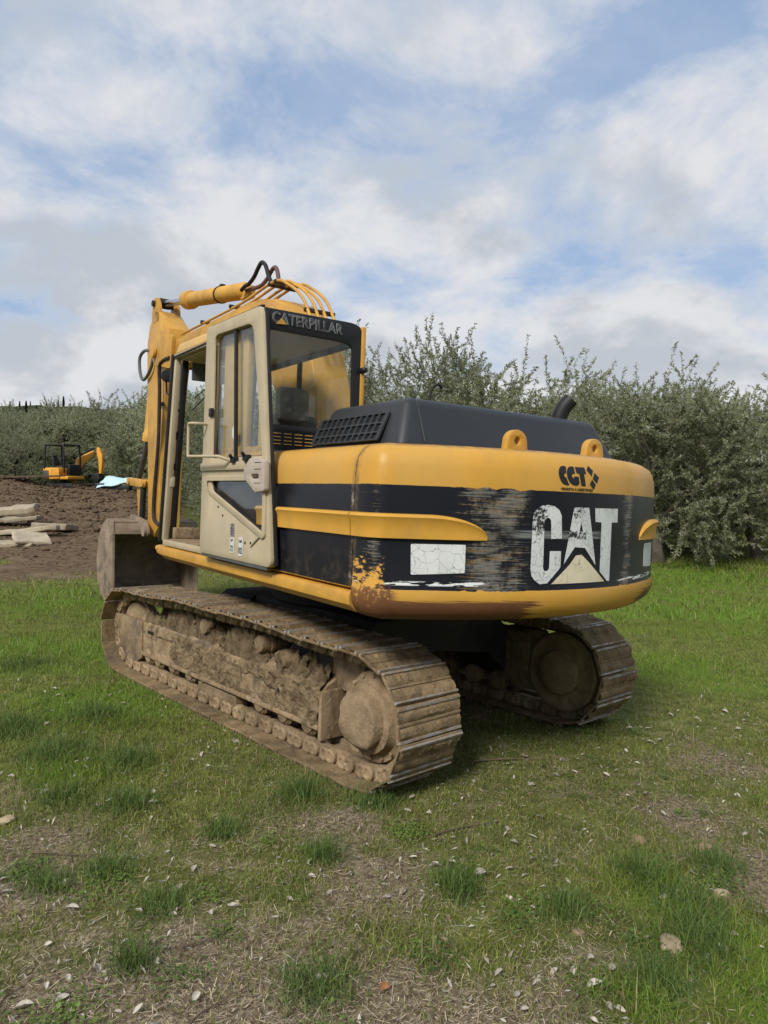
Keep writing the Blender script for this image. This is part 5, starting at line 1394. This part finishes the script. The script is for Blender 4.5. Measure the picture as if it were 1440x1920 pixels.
mp('boom', 'mini_yellow', lambda bm: prism(bm, [(.35, .45), (.55, .42), (.82, 1.15), (1.02, 1.45), (1.97, 2.05), (1.93, 2.24), (.88, 1.86), (.72, 1.76), (.55, 1.2)], -.09, .09, .015))
bpy.data.objects[mini.children[-1].name].matrix_basis = Matrix.Rotation(Rd(-90), 4, 'Z')
bo = mini.children[-1]
mp('boom_cylinder', 'mini_black', lambda bm: tube(bm, [(0, .85, 1.90), (0, 1.70, 2.27)], .05, 8), par=bo)
mp('stick', 'mini_yellow', lambda bm: prism(bm, [(1.88, 2.0), (1.90, 2.30), (2.03, 2.25), (2.20, 1.9), (2.22, 1.6), (2.14, .92), (2.00, .92), (2.02, 1.6)], -.08, .08, .015), par=bo)
mp('bucket', 'mini_black', lambda bm: prism(bm, [(1.70, .95), (2.08, .92), (2.16, .65), (2.0, .42), (1.75, .40)], -.22, .22, .02), par=bo)
for s in (-1, 1): mp('crawler', 'mini_black', lambda bm, s=s: prism(bm, roundpoly([(-1.05, .02), (.95, .02), (.95, .42), (-1.05, .42)], .2, 5), 0, .28, .02))
for s, o in zip((-1, 1), [c for c in mini.children if c.name.startswith('crawler')]): o.matrix_basis = Matrix.Translation((0, s * .62 + (.0 if s < 0 else -.0), 0)) @ Matrix.Rotation(Rd(-90), 4, 'Z') @ Matrix.Translation((-.14, 0, 0))
mp('dozer_blade', 'rust_plate', B((1.05, -.75, .05), (1.12, .75, .38), .02), B((.5, -.4, .18), (1.08, -.3, .28), .02), B((.5, .3, .18), (1.08, .4, .28), .02))
# rusty steel plate lying on the soil in front of it
ps = bpy.data.objects.new('steel_plate', None)
bm = bmesh.new(); bx(bm, (-2.2, -.5, 0), (2.2, .5, .06), .008); o = from_bm('steel_plate', bm, MT['rust_plate']); x_, y_ = -18.1, 35.4
o.location = (x_, y_, gz(x_, y_) + .12); o.rotation_euler = (Rd(3), Rd(-1.5), Rd(4)); tag(o, 'long flat rusty steel plate lying on the soil before the small excavator', 'steel plate')
bpy.data.objects.remove(ps)

# light blue sheet crumpled over dark rubble
nu, nv = 34, 20; UU, VV = np.meshgrid(np.linspace(0, 1, nu), np.linspace(0, 1, nv), indexing='ij')
X_ = UU * 1.70 + .30 * VV * (1 - UU); Y_ = VV * .55; Z_ = (.04 + .58 * VV) * (1 - .58 * UU) + .30 * UU + .09 * (fbm(UU * 4, VV * 5, 90) - .5) + .03 * np.sin(UU * 9 + VV * 6)
v = np.stack([X_.ravel(), Y_.ravel(), Z_.ravel()], 1); idx = np.arange(v.shape[0]).reshape(nu, nv); f = np.stack([idx[:-1, :-1], idx[1:, :-1], idx[1:, 1:], idx[:-1, 1:]], -1).reshape(-1, 4)
tp_ = from_np('blue_sheet', v, f, MT['tarp_blue'], smooth=60); sm_ = tp_.modifiers.new('thickness', 'SOLIDIFY'); sm_.thickness = .02
x_, y_ = -14.35, 35.6; tp_.location = (x_, y_, gz(x_, y_) + .04); tp_.rotation_euler = (0, 0, Rd(3)); tag(tp_, 'light blue folded sheet lying on the soil bank', 'sheet')
bm = bmesh.new(); bx(bm, (-.1, -.3, -.1), (.35, .3, .28), .03); bx(bm, (.2, -.25, -.1), (1.6, .30, .16), .03); o = from_bm('scrap_block', bm, MT['black']); o.location = (x_, y_ + .42, gz(x_, y_) + .04); tag(o, 'dark scrap block under the light blue sheet', 'scrap')

# stone slabs
def slab(x, y, size, rot, label, basin=False, dz=0.0, sd=0):
    bm = bmesh.new(); a, b, c = size
    bx(bm, (-a / 2, -b / 2, 0), (a / 2, b / 2, c), .03, 2)
    bmesh.ops.subdivide_edges(bm, edges=bm.edges[:], cuts=3, use_grid_fill=True)
    bmesh.ops.subdivide_edges(bm, edges=[e for e in bm.edges if e.calc_length() > .12], cuts=1, use_grid_fill=True)
    for q in bm.verts:
        n_ = Vector((float(fbm(q.co.x * 3 + sd * 7, q.co.y * 3 + q.co.z * 5, 95 + sd)) - .5, float(fbm(q.co.x * 3 + 9, q.co.y * 4 + q.co.z * 3, 97 + sd)) - .5, float(fbm(q.co.x * 4, q.co.y * 4, 99 + sd)) - .5))
        q.co += n_ * .10 + Vector((0, 0, 1)) * (float(fbm(q.co.x * 11 + sd, q.co.y * 11, 101 + sd, 3)) - .5) * .05
        if basin and q.co.z > c * .6 and abs(q.co.x) < a * .30 and abs(q.co.y) < b * .22: q.co.z -= c * .5
    o = from_bm('stone_slab', bm, MT['slab_stone'], smooth=50); o['kind'] = 'thing'
    o.location = (x, y, gz(x, y) + dz); o.rotation_euler = rot; tag(o, label, 'stone slab', 'stone slabs at the field edge')
    return o


slab(-11.0, 20.9, (1.6, .6, .19), (Rd(8), Rd(-7), Rd(10)), 'rounded pale slab on top of the stacked pair at the picture edge', dz=.30, sd=1)
slab(-10.9, 20.7, (1.75, .7, .12), (Rd(2), Rd(-3), Rd(12)), 'thin grey slab lying under the rounded pale one', dz=.10, sd=2)
slab(-9.0, 19.5, (1.0, .66, .17), (Rd(-6), Rd(2), Rd(-6)), 'rectangular stone trough with a hollowed top, apart from the stack', basin=True, dz=.02, sd=3)
slab(-9.35, 18.45, (1.75, .5, .13), (Rd(-3), Rd(-6), Rd(14)), 'long flat slab pointing towards the stone trough', dz=.06, sd=4)
slab(-8.42, 17.0, (.80, .62, .09), (Rd(20), Rd(6), Rd(38)), 'square thin slab tilted over the others in front', dz=.12, sd=5)
slab(-8.95, 16.9, (1.3, .5, .14), (0, Rd(3), Rd(5)), 'brownish slab half buried under the square tilted one', dz=-.03, sd=6)

# ------------------------------------------------------------------ loose soil, grass, litter
def scatter_clods(n, seed):
    r = np.random.RandomState(seed); out_v = []; out_f = []
    base = np.array([(1, 0, 0), (-1, 0, 0), (0, 1, 0), (0, -1, 0), (0, 0, 1), (0, 0, -1)], float)
    tri = np.array([(0, 2, 4), (2, 1, 4), (1, 3, 4), (3, 0, 4), (2, 0, 5), (1, 2, 5), (3, 1, 5), (0, 3, 5)])
    th = r.uniform(Rd(-33), Rd(-14), n * 2); d = 14 + 25 * r.uniform(0, 1, n * 2) ** .8; x = d * np.tan(th); y = d
    ok = (zones(x, y)[0] > .55); x, y, d = x[ok][:n], y[ok][:n], d[ok][:n]; m = len(x)
    s = r.gamma(1.5, .015, m) * np.clip(d / 20, .7, 1.5); z = height(x, y)
    V = base[None] * (s[:, None, None] * r.uniform(.5, 1.3, (m, 6, 1))) * np.array([1.2, 1.2, .8]); V += np.stack([x, y, z + s * .2], 1)[:, None]
    F = tri[None] + (np.arange(m) * 6)[:, None, None]
    o = from_np('soil_clods', V.reshape(-1, 3), F.reshape(-1, 3), MT['soil']); tag(o, 'broken clods scattered over the ploughed soil', 'soil', kind='stuff')


scatter_clods(9000, 5)
# footprint of the tracks, kept clear of grass
EXI = EXM.inverted(); Ri = np.array(EXI.to_3x3()); Ti = np.array(EXI.translation)
def under_tracks(x, y):
    P = np.stack([x, y, np.zeros_like(x)], 1) @ Ri.T + Ti
    return (np.abs(np.abs(P[:, 0]) - TG) < TW / 2 + .01) & (P[:, 1] > YS - .12) & (P[:, 1] < YI + .1)
def in_shade(x, y):
    P = np.stack([x, y, np.zeros_like(x)], 1) @ Ri.T + Ti
    return (np.abs(P[:, 0]) < TG) & (np.abs(P[:, 1]) < 1.9)


TUFT = [(-0.92, 2.87, .13), (-0.24, 2.42, .15), (0.76, 2.93, .11), (-1.38, 3.79, .16), (-0.8, 3.54, .12), (-1.75, 3.86, .16), (-1.07, 5.4, .2), (-0.06, 3.95, .15), (-1.23, 3.13, .13), (0.33, 3.08, .12), (-3.44, 6.73, .35), (1.59, 3.37, .15), (-0.3, 3.32, .12), (-2.14, 5.27, .25), (-2.07, 4.5, .25), (-0.9, 2.5, .08), (-1.43, 2.99, .12), (-0.48, 4.0, .15), (0.99, 2.5, .12), (1.25, 2.75, .16), (1.3, 3.0, .16), (1.2, 3.25, .14), (-2.6, 4.9, .25), (-1.6, 4.4, .2)]


def blades(name, x, y, hgt, wid, lean, colr, label, kindlabel='grass'):
    n = len(x); z = height(x, y); a = rs.uniform(0, 6.283, n); b = rs.uniform(0, 6.283, n)
    ln = np.stack([np.cos(a), np.sin(a)], 1) * (lean * hgt)[:, None]; sd_ = np.stack([np.cos(b), np.sin(b)], 1) * wid[:, None] / 2
    V = np.zeros((n, 5, 3)); P = np.stack([x, y], 1)
    V[:, 0, :2] = P - sd_; V[:, 1, :2] = P + sd_; V[:, 2, :2] = P + sd_ * .8 + ln * .35; V[:, 3, :2] = P - sd_ * .8 + ln * .35; V[:, 4, :2] = P + ln
    V[:, 0, 2] = V[:, 1, 2] = z - .004; V[:, 2, 2] = V[:, 3, 2] = z + hgt * .62 * np.clip(1.1 - lean * .35, .3, 1); V[:, 4, 2] = z + hgt * np.clip(1.15 - lean * .55, .18, 1)
    i5 = np.arange(n)[:, None] * 5
    q = i5 + np.array([[0, 1, 2, 3]]); t = i5 + np.array([[3, 2, 4]])
    o = from_np(name, V.reshape(-1, 3), [q, t], MT['grass'], colors=np.repeat(colr, 5, 0)); tag(o, label, kindlabel, kind='stuff')


def sample_view(n, d0, d1, half, p=1.0):
    u = rs.uniform(0, 1, n) ** p; d = np.sqrt(d0 * d0 + (d1 * d1 - d0 * d0) * u); th = rs.uniform(-half, half, n)
    return d * np.tan(th), d


def grass_layer(name, n, d0, d1, hscale, wscale, label):
    x, y = sample_view(n, d0, d1, Rd(31))
    di, dr, lu = zones(x, y)
    dens = np.clip(1.2 - 1.15 * dr, .12, 1) * (1 - di) * (.15 + .75 * fbm(x * 2.4, y * 2.4, 55) + .65 * sstep(fbm(x * 7, y * 7, 54), .35, .65)) + .4 * lu
    keep = (rs.uniform(0, 1, n) < dens) & ~under_tracks(x, y) & ~((rs.uniform(0, 1, n) < .55) & in_shade(x, y))
    x, y, dr, lu = x[keep], y[keep], dr[keep], lu[keep]; n = len(x)
    patch = .55 * fbm(x * 1.1, y * 1.1, 57) + .45 * fbm(x * 4.5, y * 4.5, 59); sp = fbm(x * 5, y * 5, 58)
    hgt = hscale * (.016 + .042 * np.clip(patch * 1.6 - .35, 0, 1.2) + .030 * lu + .02 * (sp > .62)) * rs.gamma(5, .2, n)
    wid = wscale * rs.uniform(.0022, .0048, n); lean = rs.gamma(2.2, .42, n)
    t = rs.uniform(0, 1, (n, 1)); g1 = np.array([[.145, .185, .030]]); g2 = np.array([[.310, .335, .080]])
    c = g1 * (1 - t) + g2 * t
    c = c * (1 - .5 * (sp > .60)[:, None]) + np.array([[.120, .190, .048]]) * (.5 * (sp > .60))[:, None]
    c = c * (1 - .8 * lu[:, None]) + np.array([[.165, .275, .030]]) * .8 * lu[:, None]
    dryb = (rs.uniform(0, 1, n) < .07 + .30 * dr)[:, None]; c = np.where(dryb, np.array([[.36, .29, .16]]) * rs.uniform(.6, 1.25, (n, 1)), c)
    yl = (rs.uniform(0, 1, n) < .12)[:, None]; c = np.where(yl & ~dryb, np.array([[.165, .165, .045]]), c)
    blades(name, x, y, hgt, wid, lean, c, label)


grass_layer('grass', 150000, 1.9, 5.2, .82, 1.0, 'short matted grass of the near clearing')
grass_layer('grass', 110000, 5.2, 10.5, .85, 1.6, 'short grass round the excavator tracks')
grass_layer('grass', 80000, 10.5, 24, 1.7, 3.6, 'farther grass running up to the olive trees')
# dense dark tussocks
tx, ty, th, tw, tl, tc = [], [], [], [], [], []
for a, b, r_ in TUFT:
    n = int(520 * (r_ / .15) ** 1.3); q = rs.normal(0, .45, (n, 2)) * r_; tx.append(a + q[:, 0]); ty.append(b + q[:, 1])
    big = .055 + .05 * rs.rand(); th.append(big * rs.gamma(7, .14, n)); tw.append(rs.uniform(.0025, .005, n)); tl.append(rs.gamma(2.0, .38, n))
    t = rs.uniform(0, 1, (n, 1)); c0 = np.array([[.075, .135, .036]]); c1 = np.array([[.180, .250, .066]]); tc.append(c0 * (1 - t) + c1 * t)
blades('grass_tussocks', *[np.concatenate(k) for k in (tx, ty, th, tw, tl)], np.concatenate(tc), 'dark green tussocks standing up from the short grass')
# dry stalks and shreds lying flat
n = 190000; x, y = sample_view(n, 1.9, 9.0, Rd(31), 1.45); di, dr, lu = zones(x, y)
keep = rs.uniform(0, 1, n) < np.clip(.20 + 1.1 * (dr - .22), .12, 1) * (1 - .7 * lu) * (.35 + 1.1 * fbm(x * 6, y * 6, 66)); x, y = x[keep], y[keep]; n = len(x); z = height(x, y) + rs.uniform(.002, .016, n)
a = rs.uniform(0, 6.283, n); L_ = rs.gamma(2.2, .011, n); w_ = rs.uniform(.0004, .0013, n); t_ = rs.normal(0, .16, n)
dx_, dy_ = np.cos(a), np.sin(a); V = np.zeros((n, 4, 3))
for k, (s1, s2) in enumerate(((-1, -1), (1, -1), (1, 1), (-1, 1))):
    V[:, k, 0] = x + dx_ * L_ / 2 * s1 - dy_ * w_ * s2; V[:, k, 1] = y + dy_ * L_ / 2 * s1 + dx_ * w_ * s2; V[:, k, 2] = z + L_ / 2 * s1 * t_
c = np.array([[.50, .41, .28]]) * rs.uniform(.3, 1.3, (n, 1)); c = np.where(rs.uniform(0, 1, (n, 1)) < .32, np.array([[.14, .095, .065]]) * rs.uniform(.5, 1.3, (n, 1)), c); c = np.where(rs.uniform(0, 1, (n, 1)) < .05, np.array([[.52, .48, .42]]), c)
o = from_np('straw_litter', V.reshape(-1, 3), np.arange(n * 4).reshape(n, 4), MT['litter'], colors=np.repeat(c, 4, 0)); tag(o, 'dry stalks and shreds lying among the grass', 'litter', kind='stuff')


# low broad-leaved weeds
wx_, wy_, wr_ = [], [], []
spots = [(-1.2, 2.95, .14), (-.72, 2.45, .10), (-1.02, 2.25, .14), (-1.15, 2.15, .12), (.58, 2.95, .13), (.95, 2.45, .12), (.32, 3.2, .13), (-.1, 2.2, .10), (.2, 2.6, .12)] + [(a, b, rnd.uniform(.05, .13)) for a, b in zip(*[k.tolist() for k in sample_view(70, 2.0, 6.5, Rd(29))])]
for a, b, r_ in spots:
    n = int(160 * (r_ / .12) ** 2 * (1 if b < 4 else .6)) + 20; q = rs.normal(0, .5, (n, 2)) * r_; wx_.append(a + q[:, 0]); wy_.append(b + q[:, 1]); wr_.append(np.full(n, rs.rand()))
x, y, q = np.concatenate(wx_), np.concatenate(wy_), np.concatenate(wr_); kp = ~under_tracks(x, y); x, y, q = x[kp], y[kp], q[kp]; n = len(x); z = height(x, y) + rs.uniform(.006, .030, n)
a = rs.uniform(0, 6.283, n); L_ = rs.uniform(.007, .019, n); w_ = L_ * rs.uniform(.28, .5, n); tl_ = rs.normal(.1, .35, n); V = np.zeros((n, 4, 3)); dx_, dy_ = np.cos(a), np.sin(a)
for k, (s1, s2) in enumerate(((0, 0), (.55, -1), (1.1, 0), (.55, 1))):
    V[:, k, 0] = x + dx_ * L_ * s1 - dy_ * w_ * s2; V[:, k, 1] = y + dy_ * L_ * s1 + dx_ * w_ * s2; V[:, k, 2] = z + L_ * s1 * tl_
c = (np.array([[.085, .150, .032]]) * (1 - q[:, None]) + np.array([[.165, .245, .050]]) * q[:, None]) * rs.uniform(.7, 1.25, (n, 1))
o = from_np('weeds', V.reshape(-1, 3), np.arange(n * 4).reshape(n, 4), MT['grass'], colors=np.repeat(c, 4, 0)); tag(o, 'low broad-leaved weeds growing among the grass', 'weeds', kind='stuff')


# curled dry leaves
def leaf_mesh(seed):
    r = random.Random(seed); bm = bmesh.new(); L, W = 1.0, r.uniform(.42, .60); curl = r.uniform(.25, .75); nx_, ny_ = 5, 4; g_ = []
    for i in range(nx_ + 1):
        t = i / nx_; w = W * math.sin(math.pi * min(1, t * .93 + .04)) ** .7 / 2; row = []
        for j in range(ny_ + 1):
            s = j / ny_ * 2 - 1; row.append(bm.verts.new(((t - .5) * L, s * w, curl * (s * s) * w * 1.3 + .25 * curl * (t - .5) ** 2 + r.uniform(-.02, .02))))
        g_.append(row)
    for i in range(nx_):
        for j in range(ny_): bm.faces.new((g_[i][j], g_[i + 1][j], g_[i + 1][j + 1], g_[i][j + 1]))
    me = bpy.data.meshes.new('dry_leaf'); bm.to_mesh(me); bm.free(); finish(me, MT['leaf_dry'], 180); return me


n = 1800; x, y = sample_view(n, 1.9, 7.0, Rd(30), 1.3); kp = (rs.uniform(0, 1, n) < .15 + 1.6 * sstep(fbm(x * 2.2 + 3, y * 2.2, 77), .30, .75)) & ~under_tracks(x, y); x, y = x[kp], y[kp]; n = len(x); z = height(x, y) + rs.uniform(.006, .024, n)
a = rs.uniform(0, 6.283, n); L_ = rs.uniform(.006, .018, n); w_ = L_ * rs.uniform(.25, .5, n); tl_ = rs.normal(0, .5, n); cv_ = rs.uniform(.1, .5, n); V = np.zeros((n, 5, 3)); dx_, dy_ = np.cos(a), np.sin(a)
for k, (s1, s2) in enumerate(((-1, 0), (-.1, -1), (1, 0), (.1, 1), (0, 0))):
    V[:, k, 0] = x + dx_ * L_ * s1 - dy_ * w_ * s2; V[:, k, 1] = y + dy_ * L_ * s1 + dx_ * w_ * s2; V[:, k, 2] = z + L_ * s1 * tl_ + abs(s2) * w_ * cv_
F = (np.arange(n) * 5)[:, None, None] + np.array([[0, 1, 4], [1, 2, 4], [2, 3, 4], [3, 0, 4]])[None]; c = np.array([[.42, .38, .32]]) * rs.uniform(.5, 1.3, (n, 1))
o = from_np('leaf_litter', V.reshape(-1, 3), F.reshape(-1, 3), MT['litter'], colors=np.repeat(c, 5, 0)); tag(o, 'small pale leaf fragments strewn over the clearing', 'litter', kind='stuff')
LM = [leaf_mesh(k) for k in range(7)]
x, y = sample_view(700, 2.0, 6.0, Rd(29), 1.5); dr = zones(x, y)[1]
keep = (rs.uniform(0, 1, 700) < 2.4 * sstep(fbm(x * 2.2 + 3, y * 2.2, 77), .30, .75) + .08) & ~under_tracks(x, y); x, y = x[keep][:299], y[keep][:299]
cl = [(.72, 2.36), (.76, 2.40), (.70, 2.31), (.80, 2.33), (.66, 2.42), (.84, 2.28)]
for i in range(len(x)):
    X_, Y_ = (cl[i][0] + rnd.uniform(-.03, .03), cl[i][1] + rnd.uniform(-.03, .03)) if i < len(cl) else (x[i], y[i])
    o = add_obj('dry_leaf', LM[rnd.randrange(7)]); s = rnd.choice((.022, .028, .034, .042, .052)) * rnd.uniform(.8, 1.2)
    o.location = (X_, Y_, gz(X_, Y_) + rnd.uniform(.006, .022)); o.rotation_euler = (rnd.uniform(-.5, .5), rnd.uniform(-.4, .4), rnd.uniform(0, 6.28)); o.scale = (s, s, s)
    tag(o, 'curled pale dry leaf lying on the grass', 'leaf', 'dry leaves fallen on the clearing')
o = add_obj('dry_leaf', LM[2].copy()); o.data.materials[0] = MT['leaf_orange']; o.location = (0.0, 2.42, gz(0, 2.42) + .015); o.scale = (.05, .05, .05); o.rotation_euler = (.4, .2, 1.0)
tag(o, 'single orange-brown leaf among the pale dry ones', 'leaf', 'dry leaves fallen on the clearing')


def stone(x, y, r0, sq, mat, label, cat='stone', sd=0):
    bm = bmesh.new(); bmesh.ops.create_icosphere(bm, subdivisions=3, radius=1)
    for q in bm.verts:
        k = .5 + .7 * float(fbm(q.co.x * 1.3 + sd * 5 + 20, q.co.y * 1.3 + q.co.z * 1.1 + 20, 110 + sd, 3)) + .35 * abs(float(fbm(q.co.x * 3.5 + 40 + sd, q.co.y * 3.5 + q.co.z * 3 + 40, 130, 3)) - .5); q.co = Vector((q.co.x * 1.25, q.co.y, q.co.z * sq)) * (r0 * k)
    o = from_bm('stone' if cat == 'stone' else 'clod', bm, MT[mat], smooth=38); o.location = (x, y, gz(x, y) + r0 * sq * .25); o.rotation_euler = (0, 0, sd * 1.3); tag(o, label, cat)


stone(1.12, 2.74, .052, .62, 'pale_stone', 'yellowish stone lying at the edge of the tall green strip', sd=1)
stone(.48, 2.24, .036, .40, 'clay', 'flat tan stone half buried near the lower picture edge', sd=2)
stone(-1.92, 3.57, .042, .55, 'pale_stone', 'flat tan stone by the dry patch beside the tussocks', sd=3)
stone(.78, 2.80, .026, .5, 'clay', 'small reddish clod in the short grass', 'clod', sd=4)
stone(1.61, 3.54, .040, .7, 'clay', 'reddish lump of clay with dry roots on the bare patch', 'clod', sd=5)
stone(1.31, 3.60, .032, .8, 'clay', 'small tan clod upright on the bare patch', 'clod', sd=6)
stone(1.50, 3.12, .032, .7, 'pale_stone', 'whitish lump with dark cracks beside the tall green strip', sd=7)
# fallen twigs
for i, (x0, y0, a, L_) in enumerate(((-1.62, 3.22, .15, .34), (-1.28, 2.22, 1.1, .16), (-.78, 2.62, .1, .14), (-.62, 2.2, 1.0, .15), (.25, 3.55, .5, .4), (.6, 4.6, .25, .5))):
    bm = bmesh.new(); pts = [Vector((x0 + math.cos(a) * L_ * t + .02 * math.sin(t * 5 + i), y0 + math.sin(a) * L_ * t + .02 * math.cos(t * 4 + i), 0)) for t in np.linspace(0, 1, 7)]
    for p in pts: p.z = gz(p.x, p.y) + .018
    tube(bm, pts, [.006 * (1 - .7 * k / 6) for k in range(7)], 6); o = from_bm('twig', bm, MT['twig'], smooth=60)
    tag(o, ('thick dark twig on the dry patch below the tussocks', 'short twig at the lower picture corner', 'small twig on the straw near the tussock', 'bent twig at the lower picture edge', 'thin dry stalk lying in front of the track', 'long dry stalk lying in the shade by the track')[i], 'twig', 'fallen twigs')
